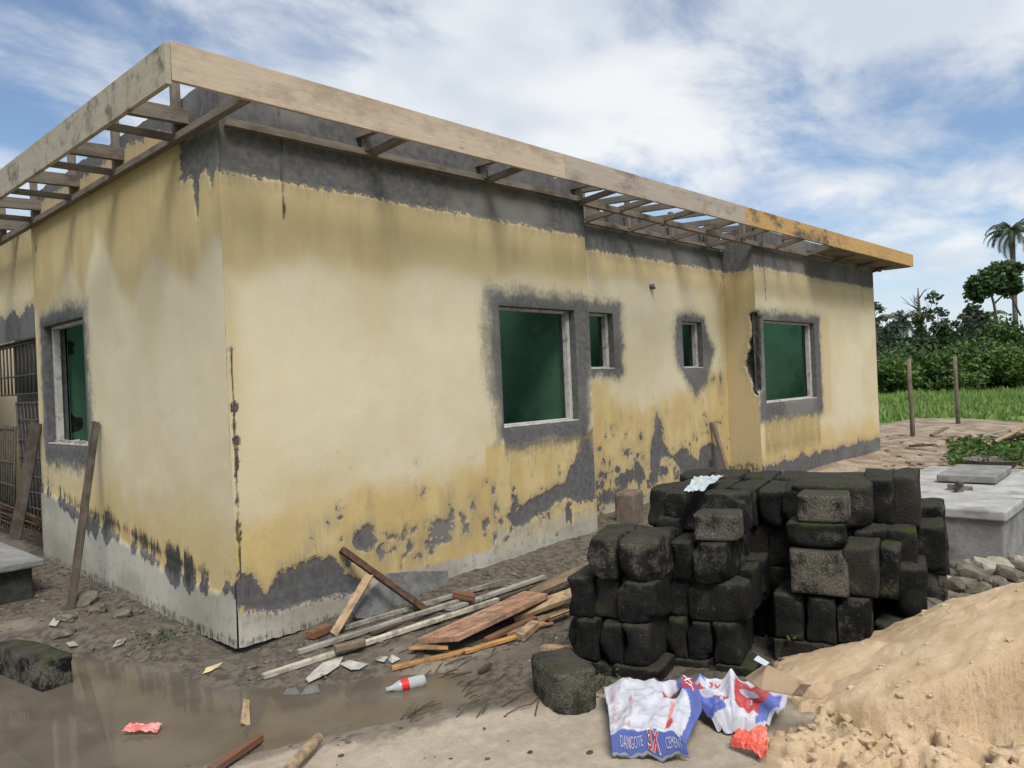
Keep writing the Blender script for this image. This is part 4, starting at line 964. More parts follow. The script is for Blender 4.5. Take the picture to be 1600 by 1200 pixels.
# ------------------------------------------------------------------ crumpled sheets: cement bags, plastic, cardboard
def sheet(name, S, nu, nv, mat, parent=None, colour=None, thick=.0, seed=1, crumple=.012, cs=6.0):
    """grid surface S(u, v) -> (x, y, z) with folded creases; colour(u, v) gives the flat print"""
    u, v = np.meshgrid(np.linspace(0, 1, nu), np.linspace(0, 1, nv), indexing='ij'); u = u.ravel(); v = v.ravel()
    P = S(u, v)
    r = np.abs(fbm(u*cs, v*cs, 3, seed)-.5)*2; r2 = np.abs(fbm(u*cs*2.3+5, v*cs*2.3, 2, seed+9)-.5)*2
    P[:, 2] += crumple*((.55-r)*1.0+(.4-r2)*.5)
    i = (np.arange(nu-1)[:, None]*nv+np.arange(nv-1)[None, :]).ravel(); F = np.c_[i, i+nv, i+nv+1, i+1]
    at_ = {'print': colour(u, v)} if colour else None
    o = mesh_obj(name, P, F, mat, parent, smooth=True, attrs=at_)
    if thick: s = o.modifiers.new('solid', 'SOLIDIFY'); s.thickness = thick; s.offset = -1
    return o, P.reshape(nu, nv, 3)
def letter(text, grid, u0, v0, du, dv, size, mat, parent, lift=.004, bold=0.0, name='lettering'):
    """flat print laid on a sheet: text runs along (du), its height along (dv), both in sheet units"""
    f = bpy.data.curves.new('lettering', 'FONT'); f.body = text; f.size = 1.0; f.align_x = 'CENTER'; f.align_y = 'CENTER'; f.offset = bold; f.resolution_u = 3
    t = bpy.data.objects.new('t', f); COL.objects.link(t); dg = bpy.context.evaluated_depsgraph_get(); me = bpy.data.meshes.new_from_object(t.evaluated_get(dg)); bpy.data.objects.remove(t)
    bm = bmesh.new(); bm.from_mesh(me); bmesh.ops.subdivide_edges(bm, edges=bm.edges[:], cuts=2, use_grid_fill=False); bmesh.ops.triangulate(bm, faces=bm.faces[:])
    nu, nv, _ = grid.shape
    def samp(u, v):
        a = min(max(u, 0), .9999)*(nu-1); b = min(max(v, 0), .9999)*(nv-1); i, j = int(a), int(b); fa, fb = a-i, b-j
        return (grid[i, j]*(1-fa)+grid[i+1, j]*fa)*(1-fb)+(grid[i, j+1]*(1-fa)+grid[i+1, j+1]*fa)*fb
    for vt in bm.verts:
        x, y = vt.co.x*size, vt.co.y*size
        u = u0+x*du[0]+y*dv[0]; v = v0+x*du[1]+y*dv[1]; p = samp(u, v)
        a = samp(u+.02, v)-samp(u-.02, v); c = samp(u, v+.02)-samp(u, v-.02); nn = np.cross(a, c); nn /= (np.linalg.norm(nn)+1e-9)
        if nn @ (CAM-p) < 0: nn = -nn
        vt.co = Vector(p+nn*lift)
    bm.to_mesh(me); bm.free(); me.materials.append(mat); o = bpy.data.objects.new(name, me); COL.objects.link(o); o.parent = parent; return o
M['bag'] = mat_attr('woven_bag_print', .55, .3, .003, .35, .45)
M['redink'] = mat_plain('red_ink', (.50, .02, .025), (.58, .035, .04), 30, .55, .05, .001); M['whiteink'] = mat_plain('white_ink_bag', (.62, .63, .66), (.7, .71, .73), 30, .55, .05, .001); M['paleink'] = mat_plain('pale_blue_ink', (.42, .46, .62), (.5, .54, .7), 30, .55, .05, .001)
BLUE = np.array((.085, .12, .36)); BAGW = np.array((.50, .51, .56)); RED = np.array((.42, .05, .055)); PINK = np.array((.60, .25, .24))
def lerp4(A, B, C, D):
    A, B, C, D = [np.array(p, float) for p in (A, B, C, D)]
    return lambda u, v: (A[None]*((1-u)*(1-v))[:, None]+B[None]*(u*(1-v))[:, None]+C[None]*(u*v)[:, None]+D[None]*((1-u)*v)[:, None])
def bag_one():
    # u runs left to right along the printed hem that faces the camera, v runs from the hem up and back
    e = empty('cement_bag', gp(1015, 1150)); T = e.matrix_basis.translation
    tag(e, 'flattened white and blue cement bag lying in front, its printed hem facing the camera', 'cement bag', 'empty cement bags')
    A, B = gp(957, 1184, .01), gp(1078, 1187, .01); C, D = gp(1108, 1098, .02), gp(944, 1088, .02)
    base = lerp4(A, B, C, D)
    def S(u, v):
        P = base(u, np.clip((v-.16)/.84, 0, 1)*1.0); edge = np.minimum(np.minimum(u, 1-u)*5, 1)
        hem = sst(v, 0, .16); back = sst(1-v, 0, .10)
        P[:, 2] += (.105*hem)*(.65+.35*edge)*(.5+.5*back)-.01*(v < .01)
        P[:, 2] += .05*np.exp(-((u-.86)/.10)**2)*sst(v, .35, .7)*back-.05*np.exp(-((u-.68)/.07)**2-((v-.75)/.10)**2)
        P[:, 0] -= (.02*np.sin(v*9)*(.3+u)); P -= np.array(T); return P
    def colr(u, v):
        c = np.tile(BAGW, (len(u), 1)); n = fbm(u*9, v*9, 3, 4)
        c[(v < .155)] = BLUE*1.25
        c[(v < .02)] = BAGW*.8
        r = (u > .80+.10*np.sin(v*5)) & (v > .16); c[r] = BLUE
        edge = (np.abs(u-(.80+.10*np.sin(v*5))) < .035) & (v > .16); c[edge] = BAGW
        bt = (v > .90) & (u > .25) & (u < .62); c[bt] = BLUE*1.2
        c[(u > .60) & (u < .72) & (v > .62) & (v < .80)] = RED
        c[(u > .80) & (u < .93) & (v > .72) & (v < .95)] = RED*1.05
        c[(np.abs(u-.72-.12*(.4-v)) < .022) & (v > .22) & (v < .55)] = PINK
        c[(np.hypot((u-.755), (v-.25)*.8) < .045)] = RED*1.1
        c[(u > .05) & (u < .12) & (v > .25) & (v < .86) & ((v*34) % 1 < .55)] = BAGW*.6+PINK*.4
        c[(np.abs(u-.25) < .018) & (np.abs(((v-.2) % .16)-.05) < .016)] = PINK
        hole = (np.hypot((u-.71)/.09, (v-.70)/.09) < 1); c[hole] = (.03, .025, .03)  # open bag mouth, its dark inside painted into the print colour
        return c*(.86+.2*n)[:, None]
    o, g = sheet('bag_sheet', S, 90, 80, M['bag'], e, colr, 0.002, 3, .045, 3.2)
    letter('DANGOTE', g, .27, .088, (1, 0), (0, 1.35), .062, M['paleink'], e); letter('CEMENT', g, .83, .088, (1, 0), (0, 1.35), .056, M['paleink'], e)
    letter('3X', g, .56, .09, (1, 0), (0, 1.1), .125, M['whiteink'], e, .004, .055); letter('3X', g, .56, .09, (1, 0), (0, 1.1), .125, M['redink'], e, .007, .008)
    letter('3X', g, .50, .945, (-1, 0), (0, -1), .10, M['redink'], e, .005, .01); letter('3X', g, .865, .84, (-.3, 1), (-1, -.2), .10, M['whiteink'], e, .005, .01)
bag_one()
def bag_two():
    e = empty('cement_bag', gp(1140, 1120)); T = e.matrix_basis.translation
    tag(e, 'crumpled cement bag with a red printed panel, lying against the blocks and the sand', 'cement bag', 'empty cement bags')
    A, B = gp(1122, 1140, .02), gp(1192, 1140, .03); C, D = gp(1242, 1092, .07), gp(1046, 1082, .06)
    base = lerp4(A, B, C, D)
    def S(u, v):
        P = base(u, v); edge = np.minimum(np.minimum(u, 1-u)*5, 1)*np.minimum(np.minimum(v, 1-v)*6, 1)
        P[:, 2] += .04*edge+.04*np.exp(-((u-.42-.1*v)/.05)**2)*sst(v, .05, .5)+.035*np.exp(-((v-.85)/.10)**2)*(1-.4*u)-.04*sst(.12-v, 0, .12)
        P -= np.array(T); return P
    def colr(u, v):
        c = np.tile(BAGW, (len(u), 1)); n = fbm(u*9, v*9, 3, 14)
        c[(u < .30) & (v > .12) & (v < .52)] = BLUE*1.1; c[(u < .26) & (v > .80) & (v < .97) & (u > .05)] = BLUE*1.35
        c[(u > .05) & (u < .32) & (v > .62) & (v < .73)] = BLUE*1.2; c[(u > .10) & (u < .2) & (v > .62) & (v < .76)] = RED
        c[(u > .44+.12*v) & (u < .80+.05*v) & (v > .24) & (v < .80)] = RED
        c[np.hypot((u-.66)/.10, (v-.62)/.09) < 1] = BAGW*.85
        c[(u > .80+.05*v) & (v > .10) & (v < .78)] = BLUE*1.2; c[(u > .95) | (v < .05)] = BAGW*.9
        c[(u > .50) & (u < .80) & (v > .86) & (v < .97)] = RED*.95+.04
        return c*(.84+.24*n)[:, None]
    o, g = sheet('bag_sheet', S, 90, 70, M['bag'], e, colr, 0.002, 23, .075, 3.0)
    letter('3X', g, .33, .40, (.8, -.6), (.6, .8), .13, M['whiteink'], e, .005, .05); letter('3X', g, .33, .40, (.8, -.6), (.6, .8), .13, M['redink'], e, .008, .008)
    letter('3X', g, .34, .78, (.9, -.4), (.4, .9), .10, M['redink'], e, .006, .012); letter('DANGOTE', g, .37, .18, (.8, -.5), (.5, .8), .05, M['paleink'], e)
    letter('3', g, .70, .35, (1, 0), (0, 1), .07, M['paleink'], e)
bag_two()
def thin(name, pix, hts, mat, label, cat, seed, crumple=.02, cs=4, n=40, th=.002, water=False):
    A, B, C, D = [(at(p[0], p[1], WATER_Z+h) if water else gp(p[0], p[1], h)) for p, h in zip(pix, hts)]; base = lerp4(A, B, C, D); e = (A+B+C+D)/4
    def S(u, v):
        P = base(u, v); w = .10*(fbm(u*3, v*3+seed, 3, seed)-.5)
        ctr = np.array(e)[None]; P = ctr+(P-ctr)*(1+w)[:, None]*np.array([1, 1, 1.]); P -= np.array(e); return P
    o, g = sheet(name, S, n, n, mat, None, None, th, seed, crumple, cs); o.location = e
    return tag(o, label, cat)
M['redplastic'] = mat_plain('red_plastic_film', (.62, .085, .06), (.72, .15, .10), 12, .4, .3, .004, c3=(.75, .26, .2), spec=.5)
M['pinkplastic'] = mat_plain('faded_red_film', (.60, .10, .09), (.70, .22, .20), 12, .35, .3, .004, c3=(.72, .42, .4), spec=.5)
M['card'] = mat_plain('brown_cardboard', (.33, .235, .15), (.40, .29, .19), 6, .9, .2, .003, c3=(.27, .19, .12))
M['whitepl'] = mat_plain('milky_plastic', (.42, .48, .50), (.55, .60, .61), 10, .35, .4, .006, c3=(.34, .42, .46), spec=.5)
thin('plastic_bag', [(1140, 1168), (1200, 1187), (1198, 1143), (1150, 1150)], (.01, .01, .05, .06), M['redplastic'], 'crumpled bright red plastic bag below the cement bags on the sand', 'plastic bag', 5, .05, 3)
thin('plastic_bag', [(189, 1146), (246, 1144), (254, 1131), (202, 1133)], (.02, .02, .03, .035), M['pinkplastic'], 'faded red plastic bag floating in the puddle', 'plastic bag', 8, .02, 3, water=True)
thin('plastic_sheet', [(1068, 772), (1098, 768), (1131, 746), (1085, 748)], (.95, .95, .95, .96), M['whitepl'], 'milky plastic sheet lying on the mossy blocks', 'plastic sheet', 11, .03, 3)
def cardboard():
    e = empty('cardboard_flap', gp(1225, 1075, .05)); tag(e, 'flattened brown cardboard piece resting on the cement bag and the sand', 'cardboard')
    T = e.matrix_basis.translation
    q = [at(1165, 1062, .10), at(1245, 1085, .11), at(1298, 1078, .12), at(1252, 1058, .17), at(1190, 1038, .20)]
    def plate(pts, mat, nm, t=.005):
        P = [Vector(p)-T for p in pts]; k = len(P); V = [tuple(p) for p in P]+[tuple(p-Vector((0, 0, t))) for p in P]
        F = [tuple(range(k)), tuple(range(2*k-1, k-1, -1))]+[(i, k+i, k+(i+1) % k, (i+1) % k) for i in range(k)]
        return mesh_obj(nm, V, F, mat, e)
    plate([at(1163, 1059, 0.200), at(1190, 1077, 0.200), at(1238, 1085, 0.215), at(1252, 1063, 0.270), at(1196, 1037, 0.290)], M['card'], 'panel')
    plate([at(1239, 1085, 0.216), at(1283, 1092, 0.200), at(1301, 1078, 0.220), at(1298, 1070, 0.230), at(1253, 1063, 0.271)], M['card'], 'flap')
    plate([at(1238, 1084, 0.222), at(1254, 1086, 0.216), at(1268, 1070, 0.252), at(1252, 1069, 0.264)], W['mid'], 'tape_strip', .002)
    plate([at(1178, 1030, 0.330), at(1196, 1040, 0.300), at(1202, 1035, 0.300), at(1184, 1024, 0.340)], M['whitepl'], 'torn_edge', .003)
cardboard()

# ------------------------------------------------------------------ sand heap
def build_sand():
    xs = np.arange(.05, 5.0, .0145); ys = np.arange(-6.2, -2.75, .0145); gx, gy = np.meshgrid(xs, ys, indexing='ij'); x = gx.ravel(); y = gy.ravel()
    h, dug = sand_h(x, y); g = ground_h(x, y)
    edge = h-g-.02
    z = np.where(edge > -.10, np.where(edge > 0, h, g-.03+edge*.2), g-.06)
    ny = len(ys); i = (np.arange(len(xs)-1)[:, None]*ny+np.arange(ny-1)[None, :]).ravel(); F = np.c_[i, i+ny, i+ny+1, i+1]
    keep = edge[F].max(1) > -.06
    gxx, gyy = np.gradient(h.reshape(gx.shape), .0145); steep = np.hypot(gxx, gyy).ravel()
    damp = np.clip(sst(steep, 1.2, 4.0)*.45+.30*dug*sst(fbm(x*5, y*5, 3, 91), .5, .7), 0, 1)  # blotches on the dug floor, plus a darker tone on steep faces
    F = F[keep]; used = np.unique(F); mp = np.full(len(x), -1); mp[used] = np.arange(len(used))
    o = mesh_obj('sand_heap', np.c_[x, y, z][used], mp[F], M['sand'], smooth=True, attrs=dict(damp=damp[used]))
    tag(o, 'big heap of golden building sand beside the block piles', 'sand heap')
build_sand()
def pebble_mesh(seed):
    bm = bmesh.new(); bmesh.ops.create_icosphere(bm, subdivisions=1, radius=1.0); r = random.Random(seed)
    for v in bm.verts: v.co *= r.uniform(.65, 1.15)
    me = bpy.data.meshes.new('p'); bm.to_mesh(me); bm.free(); V = np.array([v.co[:] for v in me.vertices]); F = [list(p.vertices) for p in me.polygons]; return V, F
PEB = [pebble_mesh(s) for s in range(6)]
def scatter(name, mat, n, pos, smin, smax, flat=.6, label=None, cat='debris', kind='stuff'):
    V = []; F = []; o = 0
    for k in range(n):
        p = pos()
        if p is None: continue
        x, y, z = p; s = smin+(smax-smin)*random.random()**2.5; pv, pf = PEB[random.randrange(6)]
        a = random.random()*6.28; c, sn = math.cos(a), math.sin(a); sx, sy = random.uniform(.7, 1.4), random.uniform(.6, 1.1)
        q = pv*np.array([s*sx, s*sy, s*flat]); q = np.c_[q[:, 0]*c-q[:, 1]*sn+x, q[:, 0]*sn+q[:, 1]*c+y, q[:, 2]+z+s*flat*.25]
        V.append(q); F += [[i+o for i in f] for f in pf]; o += len(q)
    ob = mesh_obj(name, np.concatenate(V), F, mat); tag(ob, label, cat, None, kind); return ob
def sandpos():
    x, y = random.uniform(.5, 2.2), random.uniform(-4.6, -3.2); h, d = sand_h(np.array([x]), np.array([y]))
    if h[0] < float(ground_h(np.array([x]), np.array([y]))[0])+.03 or random.random() > .12+d[0]: return None
    return x, y, h[0]-.004
def bigclod():
    for _ in range(30):
        p = sandpos()
        if p and p[0] < 1.35: return p
scatter('sand_lumps', M['sand'], 60, bigclod, .018, .045, .55, 'larger damp lumps of sand broken off the dug face')
scatter('sand_clods', M['sand'], 1700, sandpos, .003, .026, .7, 'damp clods of sand lying on the dug side of the sand heap')
# ------------------------------------------------------------------ left edge of the yard: slab step, iron grille, bars
def slab_step():
    e = empty('concrete_step', (-1.2, 3.1, 0)); tag(e, 'low concrete slab step with a dark front at the left edge', 'step')
    m = MB(); m.box((-.05, .12, .335), (1.66, 1.72, .06)); o = m.build('slab_top', M['concrete_d'], e, bevel=.012)
    m = MB(); m.box((-.07, .14, .12), (1.56, 1.62, .37)); m.build('base', M['footing'], e, bevel=.01)  # recessed base in the same dark colour as the footing
slab_step()
M['grille'] = mat_plain('dark_grille_steel', (.05, .045, .04), (.10, .085, .07), 25, .75, .4, .002, c3=(.08, .045, .03), metallic=.2)
def grille(name, O, D, W_, H_, label, nv, hz, mat, lean=0.0):
    """welded iron grille: frame, uprights and rails as single bars"""
    e = empty(name, O); tag(e, label, 'grille'); D = Vector(D); up = Vector((lean, 0, 1))
    def rod(p, q, r, nm):
        m = MB(); m.tube([p, q], r, 6); m.build(nm, mat, e, smooth=True)
    P = lambda s, z: D*s+up*z
    for i in range(nv+1): rod(P(W_*i/nv, 0), P(W_*i/nv, H_), .015 if i in (0, nv) else .009, 'upright')
    for h in hz: rod(P(-.01, h), P(W_+.01, h), .010, 'rail')
    return e
grille('iron_grille', (.14, YL+.03, 1.72), (0, 1, 0), 2.4, .56, 'upper iron window grille under the verandah lintel at the far left', 17, (0, .20, .54), M['grille'])
grille('iron_gate', (.16, YL+.05, .22), (0, 1, 0), 1.15, 1.42, 'rusty iron gate standing below the grille beside the wall end', 9, (0.02, .14, .28, .45, .62, .82, 1.0, 1.22, 1.40), M['grille'], lean=-.03)
grille('iron_gate', (.05, YL+1.25, .22), (.05, 1, 0), 1.1, 1.15, 'second iron gate leaning further left behind the slab', 9, (0.02, .25, .5, .75, 1.12), M['grille'], lean=.05)
for k in range(9):
    y0 = YL+.15+.12*k; m = MB(); z = .30+.05*(k % 4); a = Vector((.02+.03*(k % 3), YL+.1, z)); q = Vector((.0+.04*(k % 2), YL+2.3, z+.1*random.random()))
    m.tube([a, (a+q)/2+Vector((0, 0, random.uniform(-.02, .05))), q], .009, 6)
    tag(m.build('rebar_rod', M['rust'], smooth=True), 'rusty reinforcing rod lying behind the gate at the far left', 'rod', 'loose reinforcing rods')
def stone(name, p, s, mat, label, cat='stone', group=None, seed=0):
    pv, pf = PEB[seed % 6]; r = random.Random(seed); R = np.array(Euler((r.random()*3, r.random()*3, r.random()*3)).to_matrix())
    bm = bmesh.new(); bmesh.ops.create_icosphere(bm, subdivisions=2, radius=1.0)
    for v in bm.verts:
        c = np.array(v.co); k = (np.abs(c)**5).sum()**(1/5); c = c/k*(1+.30*(fbm(c[0]*1.5+seed, c[1]*1.5+c[2], 2, seed)-.5)); v.co = c*np.array(s)
    me = bpy.data.meshes.new(name); bm.to_mesh(me); bm.free(); me.materials.append(mat); o = bpy.data.objects.new(name, me); COL.objects.link(o)
    o.location = p; o.rotation_euler = (r.uniform(-.4, .4), r.uniform(-.4, .4), r.random()*6); return tag(o, label, cat, group)
NTH = ['first', 'second', 'third', 'fourth', 'fifth', 'sixth', 'seventh', 'eighth', 'ninth', 'tenth', 'eleventh', 'twelfth', 'thirteenth', 'fourteenth', 'fifteenth', 'sixteenth', 'seventeenth', 'eighteenth']
STONES = [(1452, 940, .11, 'stone_pale'), (1478, 905, .09, 'stone'), (1500, 893, .07, 'stone'), (1520, 905, .10, 'stone'), (1543, 895, .10, 'stone_pale'), (1562, 890, .09, 'stone_pale'), (1500, 925, .10, 'stone'), (1530, 930, .09, 'stone'), (1555, 918, .08, 'stone'), (1580, 905, .09, 'stone'), (1592, 890, .07, 'stone'), (1485, 945, .09, 'stone'), (1510, 950, .08, 'stone'), (1470, 960, .08, 'stone'), (1588, 880, .06, 'stone_pale'), (1540, 950, .08, 'stone'), (1440, 965, .09, 'stone'), (1515, 885, .06, 'stone_pale'), (1490, 915, .06, 'stone_pale'), (1570, 925, .07, 'stone')]
for mk in ('stone', 'stone_pale'):
    for i, (px, py, s, _) in enumerate(sorted(q for q in STONES if q[3] == mk)):
        p = gp(px, py); lab = NTH[i]+(' grey' if mk == 'stone' else ' pale')+' stone from the left in the rubble beside the concrete tank'
        stone('rubble_stone', (p.x, p.y, p.z+s*.35), (s*1.1, s*.85, s*.6), M[mk], lab, 'stone', 'broken stones in the rubble', i+1)
for i, (px, py, s, lab) in enumerate(((130, 945, .10, 'largest dark stone at the foot of the side wall'), (153, 955, .07, 'dark stone right of the leaning pole foot'), (105, 968, .06, 'flat grey stone left of the leaning pole foot'), (98, 995, .07, 'grey stone on the mud below the leaning pole'), (190, 962, .06, 'small mossy stone against the side wall'), (242, 990, .05, 'small stone under the white plinth of the side wall'))):
    p = gp(px, py); stone('mud_stone', (p.x, p.y, p.z+s*.2), (s*1.1, s*.8, s*.5), M['stone'], lab, 'stone', None, i+31)
def tank():
    e = empty('concrete_tank', (4.6, -3.33, 0)); tag(e, 'pale concrete septic tank box with a flat top at the right', 'tank')
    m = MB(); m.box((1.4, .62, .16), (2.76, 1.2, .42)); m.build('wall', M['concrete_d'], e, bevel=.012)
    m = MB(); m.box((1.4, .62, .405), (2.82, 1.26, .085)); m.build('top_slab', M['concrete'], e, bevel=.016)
tank()
m = MB(); m.box((6.5, -2.73, .495), (.95, .50, .07), (0, 0, .04)); tag(m.build('inspection_cover', M['concrete_d'], bevel=.01), 'grey square cover slab lying on the concrete tank', 'cover slab')
m = MB(); m.tube([at(1480, 764, .452), at(1520, 765, .452)], [.05, .03], 7); m.tube([at(1497, 766, .46), at(1499, 756, .52), at(1500, 752, .56)], [.05, .035, .012], 7)
tag(m.build('mortar_lump', M['stone']), 'small grey lump standing in a white splash on the concrete tank', 'lump')
def head_pan():
    c = gp(1551, 735); prof = [(0, .02), (.22, .02), (.30, .08), (.36, .17), (.39, .175), (.39, .165), (.35, .15), (.28, .06), (.2, .035), (0, .035)]
    V = []; F = []; k = 24
    for (r, z) in prof[1:-1]:
        for i in range(k): V.append((r*math.cos(2*PI*i/k), r*math.sin(2*PI*i/k), z))
    nr = len(prof)-2
    for j in range(nr-1):
        for i in range(k): F.append((j*k+i, j*k+(i+1) % k, (j+1)*k+(i+1) % k, (j+1)*k+i))
    F += [tuple(range(k-1, -1, -1)), tuple((nr-1)*k+i for i in range(k))]
    o = mesh_obj('head_pan', V, F, M['steel'], smooth=False); o.location = (c.x, c.y, c.z); tag(o, 'round grey metal mortar pan on the ground behind the concrete tank', 'pan')
head_pan()
# black sheeting and brown block behind the left pile, stick in the recess
M['rag'] = mat_plain('black_rag', (.02, .02, .022), (.045, .044, .046), 15, .6, .5, .01)
thin('black_rag', [(938, 845), (1010, 842), (1005, 822), (950, 822)], (.03, .05, .04, .03), M['rag'], 'black sheeting lying on the ground behind the left pile of blocks', 'sheeting', 41, .05, 3)
p = gp(978, 824); m = MB(); m.box((0, 0, .17), (.34, .22, .36)); o = m.build('brown_block', mat_plain('brown_concrete', (.11, .085, .06), (.17, .135, .10), 9, .92, .5, .008), bevel=.03); o.location = p+Vector((.25, .12, -.02)); o.rotation_euler = (0, 0, .3); tag(o, 'brownish block standing against the recessed wall behind the piles', 'concrete block')
board('stick', at(1136, 735, .22, 'y'), at(1113, 660, .42, 'y'), .06, .05, W['mid'], 'brown stick leaning in the recess beside the far window bay', 'stick', seed=40)
# ------------------------------------------------------------------ far side: posts, brush heap, field, hedge, trees
M['bark'] = mat_plain('bark', (.085, .075, .06), (.14, .125, .10), 6, .95, .6, .02); M['post'] = mat_wood('post_wood', (.12, .10, .075), (.20, .17, .13), (.05, .04, .03), .5, axis='Z')
for i, (px, py, top, r) in enumerate(((1426, 682, 560, .05), (1497, 662, 557, .055))):
    g = gp(px, py); D = (Vector(CAM)-g); dist = (g-Vector(CAM)).dot(Vector(_d)); H_ = (py-top)/FPX*dist
    m = MB(); m.tube([(0, 0, -.3), (.02, .0, H_*.35), (-.02, .01, H_*.7), (-.01, 0, H_)], [r, r*.95, r*.85, r*.8], 8); o = m.build('fence_post', M['post'], smooth=True); o.location = g
    tag(o, ('weathered wooden post nearest the house corner', 'dark wooden post farther right at the field edge')[i], 'post')
def leaf_mesh(P, size, tone=None, aspect=1.8, seed=0, droop=.3):
    """diamond leaves at points P"""
    r = np.random.default_rng(seed); n = len(P); s = size*r.uniform(.6, 1.3, n)
    a = r.uniform(0, 2*PI, n); el = r.uniform(-.9, .7, n)-droop
    d = np.c_[np.cos(a)*np.cos(el), np.sin(a)*np.cos(el), np.sin(el)]
    q = r.normal(size=(n, 3)); w = np.cross(d, q); w /= np.linalg.norm(w, axis=1)[:, None]+1e-9
    A = P-d*s[:, None]*.5*aspect; B = P+w*s[:, None]*.5; C = P+d*s[:, None]*.5*aspect; D = P-w*s[:, None]*.5
    V = np.stack([A, B, C, D], 1).reshape(-1, 3); F = np.arange(4*n).reshape(n, 4)
    t = np.repeat(r.random(n) if tone is None else tone, 4); return V, F, t
def blob_points(n, C, R, seed, shell=.55):
    r = np.random.default_rng(seed); d = r.normal(size=(n, 3)); d /= np.linalg.norm(d, axis=1)[:, None]
    k = (shell+(1-shell)*r.random(n)**.8)[:, None]*(1+.5*np.clip(r.normal(0, .5, n), -.5, 1.2))[:, None]*(.75+.5*vnoise(d[:, 0]*3+9, d[:, 1]*3+d[:, 2]*2+9, seed))[:, None]; return np.array(C)+d*k*np.array(R)
L1 = mat_leaf('leaf_dark', (.034, .064, .022), (.08, .13, .045)); L2 = mat_leaf('leaf_mid', (.045, .095, .02), (.115, .185, .045)); L3 = mat_leaf('leaf_light', (.045, .085, .018), (.10, .16, .04)); L4 = mat_leaf('leaf_grey', (.04, .058, .036), (.085, .11, .065)); LG = mat_leaf('grass_blade', (.12, .20, .045), (.21, .31, .085), .5)
def polar(px, dist, z=0.0):
    """ground spot in the direction of a photograph column at a given distance along the view"""
    u = (px-800)/FPX; p = CAM+(_d+u*_r)*dist; return Vector((p[0], p[1], z))
def tree(name, base, trunk, blobs, leaf, size, label, cat='tree', group=None, seed=0, barkm=None):
    e = empty(name, base, YAW-PI/2); tag(e, label, cat, group); base = Vector(base)
    if trunk:
        m = MB()
        for (pts, rad_) in trunk: m.tube(pts, rad_, 7)
        m.build('trunk', barkm or M['bark'], e, smooth=True)
    Ps = []; tn = []; r = np.random.default_rng(seed+5)
    for i, (C, R, n) in enumerate(blobs): P = blob_points(n, C, R, seed*31+i); Ps.append(P); tn.append(np.clip(r.random(n)*.6+.4*r.random(), 0, 1))
    if Ps:
        V, F, t = leaf_mesh(np.concatenate(Ps), size, np.concatenate(tn), 1.7, seed); mesh_obj('crown', V, F, leaf, e, attrs=dict(tone=t))
    return e
def bush(px, dist, w, h, leaf, label, seed, size=.16, n=1500, group='bushes of the hedge'):
    r = random.Random(seed); bl = []
    k = 9
    for i in range(k):
        rx = w*r.uniform(.16, .30); rz = h*r.uniform(.18, .30); bl.append(((r.uniform(-.5, .5)*w, r.uniform(-.5, .5)*w*.6, h*r.uniform(.15, .80)), (rx, rx, rz), n//k))
    b0 = polar(px, dist)
    return tree('bush', (b0.x, b0.y, 0), [([(0, 0, 0), (.1, 0, h*.6)], [.06, .03])], bl, leaf, size, label, 'bush', group, seed)
HB = [(1350, 47, 6, 2.7, L2), (1385, 45, 5, 2.2, L2), (1410, 46, 5, 2.6, L1), (1440, 44, 5, 2.4, L2), (1465, 46, 5, 2.7, L1), (1490, 45, 5, 2.6, L2), (1515, 44, 5, 2.5, L2), (1540, 46, 5, 2.9, L2), (1565, 45, 5, 2.7, L1), (1590, 44, 5, 2.8, L2), (1620, 46, 5, 2.8, L1), (1655, 45, 6, 2.8, L2), (1700, 46, 7, 3.0, L2), (1760, 46, 7, 3.0, L1)]
for i, (px, dd, w, h, lf) in enumerate(HB):
    bush(px, dd, w, h, lf, NTH[i]+' hedge bush counted from the house corner, front row behind the field', 100+i, .15, 4200)
HB2 = [(1375, 56, 7, 3.2, L1), (1420, 57, 7, 3.7, L1), (1455, 55, 6, 4.4, L1), (1485, 56, 6, 4.6, L1), (1515, 57, 6, 5.0, L2), (1548, 56, 6, 4.8, L2), (1585, 55, 7, 5.0, L1), (1625, 56, 7, 5.2, L1), (1680, 57, 8, 5.0, L1)]
for i, (px, dd, w, h, lf) in enumerate(HB2):
    h *= (.75, 1.1, .85, 1.15, .8, 1.05, .9, 1.1, 1.0)[i]
    bush(px, dd, w, h, lf, NTH[i]+' tall bush counted from the house corner, rear row behind the hedge', 140+i, .19, 4200, 'tall bushes behind the hedge')
